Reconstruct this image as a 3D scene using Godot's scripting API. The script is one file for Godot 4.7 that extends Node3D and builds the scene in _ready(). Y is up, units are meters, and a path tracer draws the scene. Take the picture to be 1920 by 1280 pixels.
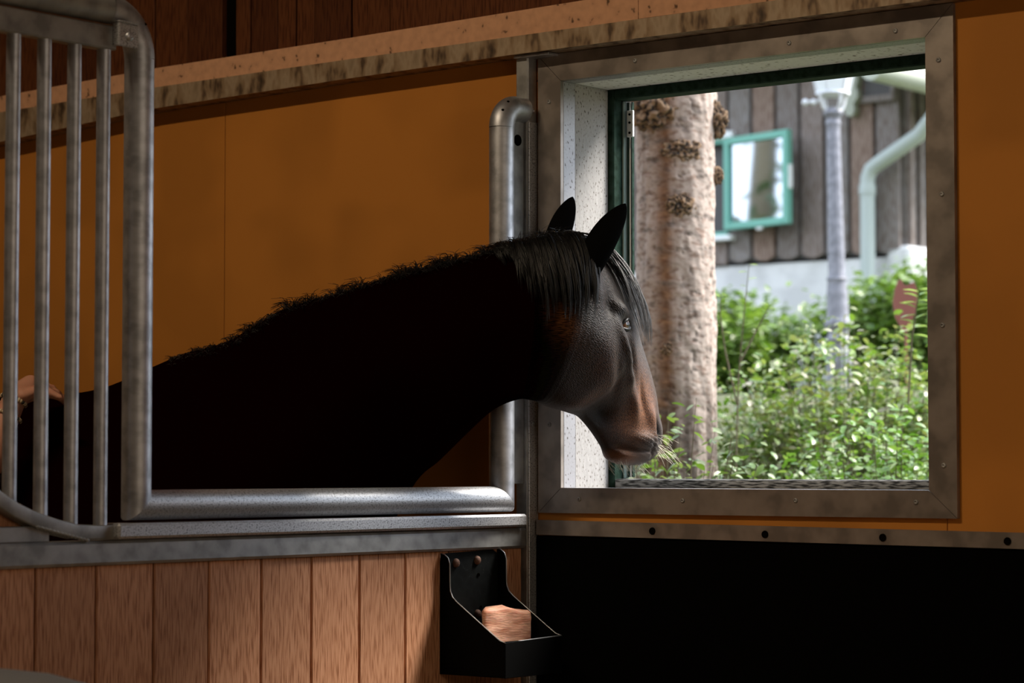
extends Node3D

# ------------------------------------------------------------------ mesh builder
class MB:
	var V := PackedVector3Array()
	var N := PackedVector3Array()
	var C := PackedColorArray()
	var U := PackedVector2Array()
	var I := PackedInt32Array()
	var tint := Color(1, 1, 1)

	func put(p: Vector3, n: Vector3, u := Vector2.ZERO) -> int:
		V.append(p); N.append(n); C.append(tint); U.append(u)
		return V.size() - 1

	# flat triangle whose outside faces away from "mid"
	func tri(a: Vector3, b: Vector3, c: Vector3, mid: Vector3) -> void:
		var n := (b - a).cross(c - a)
		if n.length_squared() < 1e-18:
			return
		n = n.normalized()
		if n.dot((a + b + c) / 3.0 - mid) < 0.0:
			n = -n
			var t := b
			b = c
			c = t
		var i := put(a, n)
		put(c, n)
		put(b, n)
		I.append_array(PackedInt32Array([i, i + 1, i + 2]))

	func quad(a: Vector3, b: Vector3, c: Vector3, d: Vector3, mid: Vector3) -> void:
		tri(a, b, c, mid)
		tri(a, c, d, mid)

	# bevelled box
	func box(c: Vector3, s: Vector3, bev := 0.002, bas := Basis()) -> void:
		var h := s * 0.5
		bev = minf(bev, minf(h.x, minf(h.y, h.z)) * 0.9)
		var at := func(k: int, e: Vector3) -> Vector3:
			var q := Vector3(e.x * (h.x - (0.0 if k == 0 else bev)), e.y * (h.y - (0.0 if k == 1 else bev)), e.z * (h.z - (0.0 if k == 2 else bev)))
			return c + bas * q
		for k in 3:
			var a1 := (k + 1) % 3
			var a2 := (k + 2) % 3
			for s0 in [-1.0, 1.0]:
				var q := []
				for w in [[-1.0, -1.0], [1.0, -1.0], [1.0, 1.0], [-1.0, 1.0]]:
					var e := Vector3.ZERO
					e[k] = s0
					e[a1] = w[0]
					e[a2] = w[1]
					q.append(at.call(k, e))
				quad(q[0], q[1], q[2], q[3], c)
			if bev > 0.0:
				for s1 in [-1.0, 1.0]:
					for s2 in [-1.0, 1.0]:
						var e := Vector3.ZERO
						e[a1] = s1
						e[a2] = s2
						var lo := e
						var hi := e
						lo[k] = -1.0
						hi[k] = 1.0
						quad(at.call(a1, lo), at.call(a1, hi), at.call(a2, hi), at.call(a2, lo), c)
		if bev > 0.0:
			for sx in [-1.0, 1.0]:
				for sy in [-1.0, 1.0]:
					for sz in [-1.0, 1.0]:
						var e := Vector3(sx, sy, sz)
						tri(at.call(0, e), at.call(1, e), at.call(2, e), c)

	# smooth surface through rings of equal size; closed = rings are loops
	func grid(rings: Array, closed := true, caps := false, cols: Array = [], face_out := true) -> void:
		var nr := rings.size()
		var m: int = rings[0].size()
		var base := V.size()
		for r in nr:
			var ring: PackedVector3Array = rings[r]
			for k in m:
				V.append(ring[k])
				N.append(Vector3.ZERO)
				C.append(cols[r][k] if cols.size() else tint)
				U.append(Vector2(float(k) / m, float(r) / maxf(1.0, nr - 1)))
		var nn := PackedVector3Array()
		nn.resize(nr * m)
		var tris := PackedInt32Array()
		var side := 0.0
		for r in nr - 1:
			var mid := Vector3.ZERO
			for k in m:
				mid += rings[r][k]
			mid /= m
			for k in (m if closed else m - 1):
				var k2 := (k + 1) % m
				var a := r * m + k
				var b := r * m + k2
				var c := (r + 1) * m + k2
				var d := (r + 1) * m + k
				var n1 := (V[base + b] - V[base + a]).cross(V[base + c] - V[base + a])
				var n2 := (V[base + c] - V[base + a]).cross(V[base + d] - V[base + a])
				side += (n1 + n2).dot(V[base + a] - mid)
				nn[a] += n1 + n2
				nn[b] += n1
				nn[c] += n1 + n2
				nn[d] += n2
				tris.append_array(PackedInt32Array([a, b, c, a, c, d]))
		var flip := side < 0.0 and face_out
		for i in nr * m:
			N[base + i] = (-nn[i] if flip else nn[i]).normalized()
		for t in range(0, tris.size(), 3):
			if flip:
				I.append_array(PackedInt32Array([base + tris[t], base + tris[t + 1], base + tris[t + 2]]))
			else:
				I.append_array(PackedInt32Array([base + tris[t], base + tris[t + 2], base + tris[t + 1]]))
		if caps and closed:
			for e in [0, nr - 1]:
				var ring: PackedVector3Array = rings[e]
				var other: PackedVector3Array = rings[1 if e == 0 else nr - 2]
				var mid := Vector3.ZERO
				var inn := Vector3.ZERO
				for k in m:
					mid += ring[k] / m
					inn += other[k] / m
				for k in m:
					tri(mid, ring[k], ring[(k + 1) % m], inn)

	# tube along points; r is a number or an array
	func tube(pts: Array, r, seg := 12, caps := true, squash := 1.0, up0 := Vector3.UP) -> void:
		var rings := []
		var up := up0
		for i in pts.size():
			var p: Vector3 = pts[i]
			var t: Vector3 = (pts[mini(i + 1, pts.size() - 1)] - pts[maxi(i - 1, 0)]).normalized()
			var x := up.cross(t)
			if x.length() < 0.05:
				x = Vector3.RIGHT.cross(t)
			if x.length() < 0.05:
				x = Vector3.BACK.cross(t)
			x = x.normalized()
			var y := t.cross(x)
			if i > 0 or absf(up0.dot(t)) > 0.9:
				up = y
			var rad: float = r[i] if r is Array else r
			var ring := PackedVector3Array()
			for k in seg:
				var a := TAU * k / seg
				ring.append(p + x * cos(a) * rad * squash + y * sin(a) * rad)
			rings.append(ring)
		grid(rings, true, caps)

	# lathe: profile of (radius, height) round an axis
	func lathe(prof: Array, at: Vector3, seg := 24, bas := Basis()) -> void:
		var rings := []
		for q in prof:
			var ring := PackedVector3Array()
			for k in seg:
				var a := TAU * k / seg
				ring.append(at + bas * Vector3(cos(a) * q.x, q.y, sin(a) * q.x))
			rings.append(ring)
		grid(rings, true, true)

	# polygon in the plane of bas.x, bas.y, pushed along bas.z by depth
	func prism(poly: PackedVector2Array, at: Vector3, bas: Basis, depth: float) -> void:
		var idx := Geometry2D.triangulate_polygon(poly)
		var mid2 := Vector2.ZERO
		for q in poly:
			mid2 += q / poly.size()
		var z := bas.z * depth
		var f := func(q: Vector2) -> Vector3: return at + bas.x * q.x + bas.y * q.y
		var ccw := not Geometry2D.is_polygon_clockwise(poly)
		for t in range(0, idx.size(), 3):
			var a: Vector3 = f.call(poly[idx[t]])
			var b: Vector3 = f.call(poly[idx[t + 1]])
			var c: Vector3 = f.call(poly[idx[t + 2]])
			var m := (a + b + c) / 3.0 + z * 0.5
			tri(a, b, c, m)
			tri(a + z, b + z, c + z, m)
		for k in poly.size():
			var p := poly[k]
			var q := poly[(k + 1) % poly.size()]
			var o := Vector2((q - p).y, -(q - p).x).normalized() * (1.0 if ccw else -1.0)
			var a: Vector3 = f.call(p)
			var b: Vector3 = f.call(q)
			var inside: Vector3 = f.call((p + q) * 0.5 - o * 0.01)
			quad(a, b, b + z, a + z, inside + z * 0.5)

	func mesh() -> ArrayMesh:
		var arr := []
		arr.resize(Mesh.ARRAY_MAX)
		arr[Mesh.ARRAY_VERTEX] = V
		arr[Mesh.ARRAY_NORMAL] = N
		arr[Mesh.ARRAY_COLOR] = C
		arr[Mesh.ARRAY_TEX_UV] = U
		arr[Mesh.ARRAY_INDEX] = I
		var am := ArrayMesh.new()
		am.add_surface_from_arrays(Mesh.PRIMITIVE_TRIANGLES, arr)
		return am

# ------------------------------------------------------------------ nodes
var used := {}

func numbered(n: String) -> String:
	var k: int = used.get(n, 0)
	used[n] = k + 1
	return n if k == 0 else "%s_%03d" % [n, k]

func thing(called: String, label: String, category: String, at := Vector3.ZERO, group := "") -> Node3D:
	var o := Node3D.new()
	o.name = numbered(called)
	o.position = at
	add_child(o, true)
	o.set_meta("label", label)
	o.set_meta("category", category)
	if group:
		o.set_meta("group", group)
	return o

func setting(called: String, label := "") -> Node3D:
	var o := Node3D.new()
	o.name = called
	add_child(o, true)
	o.set_meta("kind", "structure")
	if label:
		o.set_meta("label", label)
	return o

# the builder's vertices are in world space; parts are stored relative to their parent
func part(mb: MB, called: String, m: Material, parent: Node3D, label := "", kind := "") -> MeshInstance3D:
	var o := MeshInstance3D.new()
	o.name = called
	parent.add_child(o, true)
	var inv := parent.global_transform.affine_inverse()
	var centre := AABB(mb.V[0], Vector3.ZERO)
	for v in mb.V:
		centre = centre.expand(v)
	var org := centre.get_center()
	for i in mb.V.size():
		mb.V[i] = mb.V[i] - org
	o.position = inv * org
	o.mesh = mb.mesh()
	o.material_override = null
	o.set_surface_override_material(0, m)
	if label:
		o.set_meta("label", label)
	if kind:
		o.set_meta("kind", kind)
	return o

func swarm(called: String, mesh: Mesh, m: Material, places: Array, tints: Array, parent: Node3D) -> MultiMeshInstance3D:
	var mm := MultiMesh.new()
	mm.transform_format = MultiMesh.TRANSFORM_3D
	mm.use_colors = true
	mm.mesh = mesh
	mm.instance_count = places.size()
	var inv := parent.global_transform.affine_inverse()
	for i in places.size():
		mm.set_instance_transform(i, inv * places[i])
		mm.set_instance_color(i, tints[i])
	var o := MultiMeshInstance3D.new()
	o.name = called
	o.multimesh = mm
	o.material_override = m
	o.set_meta("kind", "stuff")
	parent.add_child(o, true)
	return o

# ------------------------------------------------------------------ materials
func lin(r: float, g: float, b: float) -> Color:
	return Color(r, g, b).linear_to_srgb()

func noise(sd: int, freq: float, octaves: int, ramp: Array, size := 256, kind := FastNoiseLite.TYPE_SIMPLEX_SMOOTH, fractal := FastNoiseLite.FRACTAL_FBM) -> NoiseTexture2D:
	var n := FastNoiseLite.new()
	n.seed = sd
	n.noise_type = kind
	n.frequency = freq
	n.fractal_type = fractal
	n.fractal_octaves = octaves
	var t := NoiseTexture2D.new()
	t.width = size
	t.height = size
	t.seamless = true
	t.noise = n
	if ramp.size():
		var g := Gradient.new()
		var offs := PackedFloat32Array()
		var cols := PackedColorArray()
		for q in ramp:
			offs.append(q[0])
			cols.append(q[1] if q[1] is Color else Color(q[1], q[1], q[1]))
		g.offsets = offs
		g.colors = cols
		t.color_ramp = g
	return t

func mat(called: String, c: Color, rough := 0.6, metal := 0.0, spec := 0.5) -> StandardMaterial3D:
	var m := StandardMaterial3D.new()
	m.resource_name = called
	m.albedo_color = c
	m.roughness = rough
	m.metallic = metal
	m.metallic_specular = spec
	return m

func tri_map(m: StandardMaterial3D, tex: Texture2D, scale: Vector3, bump: Texture2D = null, bump_cm := 0.1) -> StandardMaterial3D:
	m.albedo_texture = tex
	m.uv1_triplanar = true
	m.uv1_world_triplanar = true
	m.uv1_scale = scale
	if bump:
		m.heightmap_enabled = true
		m.heightmap_texture = bump
		m.heightmap_scale = bump_cm
	return m

var M := {}

func make_materials() -> void:
	var mottle := noise(3, 0.012, 4, [[0.25, 0.8], [0.5, 0.93], [0.75, 1.0]], 512)
	var fine := noise(5, 0.12, 3, [[0.2, 0.3], [0.8, 1.0]], 512)
	# sparse small dark specks
	var specks := noise(7, 0.12, 2, [[0.0, Color(0.3, 0.27, 0.25)], [0.17, Color(0.5, 0.46, 0.43)], [0.22, Color(0.95, 0.95, 0.94)], [0.6, Color(1, 1, 1)], [1.0, Color(0.92, 0.92, 0.92)]], 512)
	# dark runs on stained steel
	var streaks := noise(9, 0.028, 4, [[0.0, Color(0.3, 0.27, 0.24)], [0.18, Color(0.55, 0.5, 0.46)], [0.36, Color(0.85, 0.81, 0.76)], [0.6, Color(1, 1, 1)], [1.0, Color(0.8, 0.78, 0.74)]], 512)
	var grain := noise(11, 0.085, 5, [[0.0, Color(0.55, 0.45, 0.38)], [0.3, Color(0.78, 0.71, 0.65)], [0.5, Color(0.92, 0.89, 0.86)], [1.0, Color(1, 1, 1)]], 1024)
	var grain_h := noise(12, 0.07, 4, [], 512)
	M.galv = tri_map(mat("galvanised_steel", lin(0.60, 0.61, 0.65), 0.5, 0.95), mottle, Vector3(3, 3, 3), fine, 0.008)
	M.galv_worn = tri_map(mat("worn_galvanised_steel", lin(0.62, 0.63, 0.65), 0.45, 0.65), noise(23, 0.09, 4, [[0.12, 0.45], [0.3, 0.82], [0.55, 1.0], [1.0, 0.9]], 512), Vector3(3.2, 5, 3.2), fine, 0.015)
	M.galv_dark = tri_map(mat("dull_steel", lin(0.42, 0.42, 0.41), 0.5, 0.65), mottle, Vector3(2, 2, 2), fine, 0.01)
	M.frame = tri_map(mat("brown_steel", lin(0.33, 0.285, 0.25), 0.45, 0.6), mottle, Vector3(1.3, 1.3, 1.3), fine, 0.006)
	M.beam = tri_map(mat("stained_steel", lin(0.40, 0.30, 0.2), 0.6, 0.3), streaks, Vector3(1.3, 0.55, 1.3), fine, 0.02)
	M.zinc_strip = tri_map(mat("pale_steel", lin(0.36, 0.355, 0.375), 0.5, 0.4), specks, Vector3(1.6, 1.2, 1.6))
	M.ochre = tri_map(mat("ochre_panel", lin(0.53, 0.205, 0.034), 0.75, 0.0, 0.3), noise(15, 0.01, 3, [[0.3, 0.93], [0.7, 1.0]], 256), Vector3(0.7, 0.7, 0.7), noise(16, 0.2, 2, [], 256), 0.01)
	M.strip = tri_map(mat("pink_board", lin(0.66, 0.36, 0.21), 0.8, 0.0, 0.3), noise(17, 0.06, 3, [[0.0, 0.4], [0.13, 0.55], [0.2, 0.94], [0.7, 1.0]], 512), Vector3(0.9, 0.9, 0.9))
	M.dark_wood = tri_map(mat("dark_cladding", lin(0.13, 0.044, 0.014), 0.7, 0.0, 0.3), grain, Vector3(1.5, 0.15, 1.5))
	M.dark_wood2 = tri_map(mat("dark_cladding_redder", lin(0.095, 0.03, 0.009), 0.7, 0.0, 0.3), grain, Vector3(1.7, 0.14, 1.7))
	M.black_gap = mat("black_gap", lin(0.004, 0.003, 0.002), 1.0, 0.0, 0.05)
	M.black_matt = mat("black_matt_steel", lin(0.003, 0.003, 0.003), 0.8, 0.0, 0.1)
	M.kick = mat("black_rubber", lin(0.0022, 0.0022, 0.0022), 0.9, 0.0, 0.06)
	M.white = tri_map(mat("white_plaster", lin(0.385, 0.372, 0.366), 0.85, 0.0, 0.3), specks, Vector3(2.4, 1.3, 2.4), noise(21, 0.08, 4, [], 256), 0.1)
	M.white_smooth = tri_map(mat("white_paint", lin(0.8, 0.79, 0.8), 0.6, 0.0, 0.4), specks, Vector3(0.8, 0.8, 0.8))
	M.green_old = tri_map(mat("peeling_green_paint", lin(0.025, 0.042, 0.034), 0.7, 0.0, 0.2), noise(25, 0.03, 4, [[0.0, Color(0.5, 0.6, 0.5)], [0.6, Color(0.9, 1, 0.95)], [1.0, Color(1, 1, 1)]], 256), Vector3(4, 4, 4), fine, 0.03)
	M.green_light = mat("pale_green_paint", lin(0.22, 0.3, 0.285), 0.6)
	M.weathered = tri_map(mat("weathered_wood", lin(0.3, 0.3, 0.29), 0.8), noise(27, 0.05, 5, [[0.2, 0.15], [0.42, 0.6], [0.6, 1.0]], 512), Vector3(0.9, 7, 7), grain_h, 0.1)
	for k in 4:
		var tone: float = [1.0, 0.86, 0.95, 0.8][k]
		M["board%d" % k] = tri_map(mat("oiled_board", lin(0.74 * tone, 0.385 * tone, 0.222 * tone), 0.6, 0.0, 0.35), grain, Vector3(1.9, 0.16, 1.9 + 0.2 * k), grain_h, 0.03)
		M["board%d" % k].uv1_offset = Vector3(0.3 * k, 0.17 * k, 0.41 * k)
	M.black_metal = tri_map(mat("scratched_black_steel", lin(0.16, 0.18, 0.18), 0.45, 0.0, 0.3), noise(29, 0.012, 3, [[0.0, Color(0.17, 0.17, 0.17)], [0.9, Color(0.24, 0.25, 0.25)], [0.955, Color(0.3, 0.3, 0.3)], [0.97, Color(1, 1, 1)], [1.0, Color(1, 1, 1)]], 512, FastNoiseLite.TYPE_SIMPLEX_SMOOTH, FastNoiseLite.FRACTAL_RIDGED), Vector3(5, 5, 5))
	M.rim_metal = mat("worn_bare_edge", lin(0.35, 0.36, 0.37), 0.35, 0.8)
	M.rust = tri_map(mat("rusty_bolt", lin(0.32, 0.16, 0.1), 0.7, 0.3), fine, Vector3(8, 8, 8))
	M.salt = tri_map(mat("pink_salt", lin(0.95, 0.54, 0.38), 0.5, 0.0, 0.4), noise(31, 0.015, 4, [[0.2, Color(0.8, 0.68, 0.62)], [0.5, Color(0.95, 0.92, 0.9)], [0.8, Color(1, 1, 1)]], 256), Vector3(2, 9, 2), noise(32, 0.08, 4, [], 256), 0.1)
	M.salt.subsurf_scatter_enabled = true
	M.salt.subsurf_scatter_strength = 0.25
	M.bounce_floor = tri_map(mat("pale_bounce_floor", lin(0.45, 0.36, 0.22), 0.95), mottle, Vector3(1, 1, 1))  # unseen floor, kept pale to bounce light up under the neck
	M.room = tri_map(mat("dim_plaster", lin(0.2, 0.145, 0.11), 0.9), mottle, Vector3(0.7, 0.7, 0.7))
	M.lamp = mat("unseen_lamp_glow", Color(1, 0.95, 0.85), 0.5)
	M.lamp.emission_enabled = true
	M.lamp.emission = Color(1, 0.93, 0.8)
	M.lamp.emission_energy_multiplier = 1.5
	# outside
	for k in 4:
		var c: Color = [lin(0.27, 0.235, 0.225), lin(0.23, 0.21, 0.205), lin(0.28, 0.21, 0.175), lin(0.25, 0.24, 0.24)][k]
		M["clad%d" % k] = tri_map(mat("weathered_cladding", c, 0.75), grain, Vector3(0.9, 0.12, 0.9))
	M.batten = mat("dark_batten", lin(0.09, 0.085, 0.085), 0.8)
	M.render = tri_map(mat("house_render", lin(0.74, 0.735, 0.73), 0.9, 0.0, 0.2), noise(33, 0.02, 4, [[0.3, 0.9], [0.7, 1.0]], 128), Vector3(1, 1, 1))
	M.cream = mat("cream_paint", lin(0.38, 0.40, 0.33), 0.6)
	M.pipe_white = mat("pale_downpipe", lin(0.42, 0.47, 0.45), 0.5)
	M.teal = mat("teal_paint", lin(0.15, 0.40, 0.32), 0.5)
	M.sill_white = mat("white_sill", lin(0.8, 0.82, 0.82), 0.5)
	M.pane = mat("window_glass", lin(0.5, 0.56, 0.64), 0.03, 1.0)
	M.dark_room = mat("dark_opening", lin(0.05, 0.035, 0.028), 0.9)
	M.roof = mat("roof_tile", lin(0.16, 0.08, 0.06), 0.8)
	M.lamp_metal = tri_map(mat("grey_lamp_post", lin(0.27, 0.27, 0.31), 0.5, 0.1), mottle, Vector3(3, 3, 3))
	M.lamp_white = mat("pale_lamp_metal", lin(0.66, 0.67, 0.7), 0.45, 0.1)
	M.lantern_glass = mat("frosted_lantern_glass", Color(lin(0.86, 0.9, 0.92), 0.75), 0.4)
	M.lantern_glass.transparency = BaseMaterial3D.TRANSPARENCY_ALPHA
	M.bark = mat("pale_bark", Color(1, 1, 1), 0.85, 0.0, 0.3)
	M.bark.vertex_color_use_as_albedo = true
	M.bark.uv1_scale = Vector3(1, 6, 1)
	M.bark.albedo_texture = noise(35, 0.03, 5, [[0.0, Color(0.7, 0.63, 0.59)], [0.25, Color(0.84, 0.79, 0.76)], [0.42, Color(0.95, 0.93, 0.92)], [0.6, Color(1, 0.99, 0.98)], [1.0, Color(0.9, 0.86, 0.84)]], 512)
	M.bark.heightmap_enabled = true
	M.bark.heightmap_texture = M.bark.albedo_texture
	M.bark.heightmap_scale = 0.05
	M.knot = mat("dark_burl", Color(1, 1, 1), 0.9, 0.0, 0.2)
	M.knot.vertex_color_use_as_albedo = true
	M.leaf = mat("leaf", Color(1, 1, 1), 0.36, 0.0, 0.55)
	M.leaf.vertex_color_use_as_albedo = true
	M.leaf.backlight_enabled = true
	M.leaf.backlight = Color(0.75, 0.8, 0.5)
	M.stem = mat("stem", lin(0.12, 0.1, 0.06), 0.8)
	M.soil = tri_map(mat("garden_soil", lin(0.1, 0.11, 0.05), 0.95), mottle, Vector3(1, 1, 1))
	M.rusty_red = mat("rusty_red_metal", lin(0.26, 0.09, 0.07), 0.7)
	# horse and person
	var hair := noise(41, 0.05, 3, [[0.2, 0.35], [0.8, 1.0]], 256)
	M.coat = mat("horse_coat", Color(1, 1, 1), 0.5, 0.0, 0.35)
	M.coat.albedo_texture = noise(43, 0.05, 3, [[0.15, 0.3], [0.5, 0.8], [0.85, 1.0]], 512)
	M.coat.vertex_color_use_as_albedo = true
	M.coat.heightmap_enabled = true
	M.coat.heightmap_texture = noise(42, 0.05, 3, [], 512)
	M.coat.heightmap_scale = 0.12
	M.coat.uv1_scale = Vector3(14, 4, 1)
	M.coat.rim_enabled = true
	M.coat.rim = 0.22
	M.coat.rim_tint = 0.6
	M.coat_body = mat("horse_body_coat", Color(1, 1, 1), 0.9, 0.0, 0.04)
	M.coat_body.vertex_color_use_as_albedo = true
	M.mane = mat("black_mane_hair", lin(0.007, 0.0065, 0.0065), 0.4, 0.0, 0.5)
	M.forelock = mat("forelock_hair", lin(0.06, 0.058, 0.06), 0.38, 0.0, 0.6)  # greyer than the mane: daylight behind the hair painted into its colour
	M.forelock.backlight_enabled = true
	M.forelock.backlight = Color(0.55, 0.55, 0.55)
	M.whisker = mat("pale_whisker", lin(0.6, 0.56, 0.45), 0.4)
	M.eye = mat("horse_eye", Color(1, 1, 1), 0.08, 0.0, 0.6)
	M.eye.vertex_color_use_as_albedo = true
	M.eye.clearcoat_enabled = true
	M.eye.clearcoat = 1.0
	M.eye.clearcoat_roughness = 0.02
	M.skin = mat("skin", lin(0.42, 0.2, 0.13), 0.55, 0.0, 0.35)
	M.skin.subsurf_scatter_enabled = true
	M.skin.subsurf_scatter_strength = 0.15
	M.sleeve = mat("dark_sleeve", lin(0.03, 0.03, 0.035), 0.9)
	M.trousers = mat("dark_trousers", lin(0.02, 0.022, 0.03), 0.9)
	M.hairdark = mat("brown_hair", lin(0.05, 0.03, 0.02), 0.6)
	M.bead = mat("patterned_bead", lin(0.5, 0.38, 0.24), 0.35)
	M.bead_dark = mat("dark_bead", lin(0.02, 0.018, 0.015), 0.35)
	M.leather = mat("black_leather", lin(0.008, 0.007, 0.007), 0.6)
	M.bin = mat("grey_plastic", lin(0.1, 0.1, 0.105), 0.6)

func _ready() -> void:
	# ---- camera
	var cam := Camera3D.new()
	cam.name = "camera"
	cam.position = Vector3(3.679, 1.4, 4.740)
	cam.rotation = Vector3(deg_to_rad(2.8624), deg_to_rad(38.3), 0)
	var lens := CameraAttributesPhysical.new()
	lens.frustum_focal_length = 88.125
	lens.frustum_focus_distance = 5.72
	lens.frustum_near = 0.05
	lens.frustum_far = 200.0
	lens.exposure_aperture = 4.0
	cam.attributes = lens
	cam.fov = 15.516
	add_child(cam)
	cam.current = true
	# ---- sky: bright thin overcast
	var we := WorldEnvironment.new()
	we.name = "world"
	var env := Environment.new()
	env.background_mode = Environment.BG_SKY
	env.sky = Sky.new()
	var sky := ProceduralSkyMaterial.new()
	sky.sky_top_color = Color(0.80, 0.86, 0.94)
	sky.sky_horizon_color = Color(0.93, 0.94, 0.95)
	sky.ground_horizon_color = Color(0.5, 0.5, 0.46)
	sky.ground_bottom_color = Color(0.3, 0.32, 0.25)
	sky.sky_energy_multiplier = 1.75
	sky.ground_energy_multiplier = 0.6
	env.sky.sky_material = sky
	env.tonemap_mode = Environment.TONE_MAPPER_LINEAR
	env.tonemap_exposure = 1.0
	env.sdfgi_enabled = true
	env.ssao_enabled = true
	env.ssil_enabled = true
	we.environment = env
	add_child(we)
	# ---- hazy sun beyond the window
	var sun := DirectionalLight3D.new()
	sun.name = "sun"
	sun.light_color = Color(1.0, 0.97, 0.93)
	sun.light_energy = 3.5
	sun.light_angular_distance = 24.0
	sun.shadow_enabled = true
	sun.sky_mode = DirectionalLight3D.SKY_MODE_LIGHT_ONLY
	add_child(sun)
	sun.look_at_from_position(Vector3.ZERO, Vector3(-1, -1.75, 1.25), Vector3.UP)
	# ---- lamp out of view, placed to light the back wall (see unseen_stable_lamp)
	make_materials()
	unseen_stable_lamp(Vector3(-0.2, 4.25, 3.2), 8.0)
	added_fill_lamp(Vector3(5.18, 2.4, 2.7), 2.2)
	room()
	window_wall()
	partition()
	mineral_holder()
	feed_bin()
	horse()
	person()
	outside()

func unseen_stable_lamp(at: Vector3, energy: float) -> void:  # out of view; lights the ochre wall and shadows it below the beam
	var t := thing("unseen_ceiling_lamp", "unseen warm strip lamp under the stable ceiling, placed to light the back wall", "lamp", at)
	var b := MB.new()
	b.box(at + Vector3(0, 0.05, 0), Vector3(1.1, 0.06, 0.22), 0.01)
	part(b, "housing", M.galv_dark, t)
	b = MB.new()
	b.box(at + Vector3(0, 0.01, 0), Vector3(1.04, 0.018, 0.17), 0.004)
	part(b, "diffuser", M.lamp, t)
	for s in [-0.45, 0.45]:
		b = MB.new()
		b.tube([at + Vector3(s, 0.08, 0), at + Vector3(s, 4.8 - at.y, 0)], 0.008, 8)
		part(b, "rod", M.galv_dark, t)
	var l := AreaLight3D.new()
	l.name = "unseen_lamp_light"
	l.area_size = Vector2(1.04, 0.17)
	l.light_energy = energy
	l.light_color = Color(1.0, 0.9, 0.76)
	l.shadow_enabled = true
	l.area_range = 14.0
	t.add_child(l)
	l.position = Vector3(0, -0.012, 0)
	l.rotation = Vector3(-PI / 2, 0, 0)

func added_fill_lamp(at: Vector3, energy: float) -> void:  # added fill lamp, brightens the boards and pipes from the right
	var t := thing("added_fill_lamp", "added warm strip lamp out of view on the right hand wall, fill light for boards and pipes", "lamp", at)
	var b := MB.new()
	b.box(at, Vector3(0.036, 0.16, 3.6), 0.008)
	part(b, "base", M.galv_dark, t)
	b = MB.new()
	b.box(at + Vector3(-0.028, 0, 0), Vector3(0.02, 0.12, 3.5), 0.006)
	part(b, "diffuser", M.lamp, t)
	var l := AreaLight3D.new()
	l.name = "added_fill_light"
	l.area_size = Vector2(3.5, 0.12)
	l.light_energy = energy
	l.light_color = Color(1.0, 0.91, 0.8)
	l.shadow_enabled = true
	l.area_range = 14.0
	t.add_child(l)
	l.position = Vector3(-0.042, 0, 0)
	l.rotation = Vector3(0, PI / 2, 0)

func slab(called: String, c: Vector3, s: Vector3, m: Material) -> MeshInstance3D:
	var b := MB.new()
	b.box(c, s, 0.0)
	var o := part(b, called, m, self)
	o.set_meta("kind", "structure")
	return o

func room() -> void:
	slab("floor", Vector3(1.0, -0.1, 3.6), Vector3(8.8, 0.2, 7.8), M.bounce_floor)
	slab("ceiling", Vector3(1.0, 4.9, 3.6), Vector3(8.8, 0.2, 7.8), M.dark_wood)
	slab("wall_left", Vector3(-3.3, 2.4, 3.6), Vector3(0.2, 4.8, 7.4), M.room)
	slab("wall_right", Vector3(5.3, 2.4, 3.6), Vector3(0.2, 4.8, 7.4), M.room)
	slab("wall_front", Vector3(1.0, 2.4, 7.4), Vector3(8.4, 4.8, 0.2), M.room)

func bxs(parent: Node3D, called: String, m: Material, lo: Vector3, hi: Vector3, bev := 0.002, label := "") -> MeshInstance3D:
	var b := MB.new()
	b.box((lo + hi) * 0.5, hi - lo, bev)
	return part(b, called, m, parent, label)

func screw(parent: Node3D, at: Vector3, axis: String, r := 0.006, m: Material = null, called := "screw") -> void:
	var b := MB.new()
	var bas := Basis(Vector3(1, 0, 0), PI / 2) if axis == "z" else Basis(Vector3(0, 0, 1), -PI / 2)
	b.lathe([Vector2(r, 0), Vector2(r, 0.0015), Vector2(r * 0.75, 0.003), Vector2(r * 0.42, 0.0032), Vector2(r * 0.36, 0.0012), Vector2(0.0004, 0.0012)], at, 12, bas)
	part(b, called, m if m else M.galv_dark, parent)

# hole seen as a recessed dark cup with a raised rim
func cup(parent: Node3D, at: Vector3, axis: String, r: float, called := "hole") -> void:
	var b := MB.new()
	var bas := Basis(Vector3(1, 0, 0), PI / 2) if axis == "z" else Basis(Vector3(0, 0, 1), -PI / 2)
	b.lathe([Vector2(r * 1.25, 0), Vector2(r * 1.2, 0.002), Vector2(r, 0.0022), Vector2(r * 0.92, 0.0006), Vector2(0.0004, 0.0006)], at, 16, bas)
	part(b, called, M.black_gap, parent)

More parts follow.
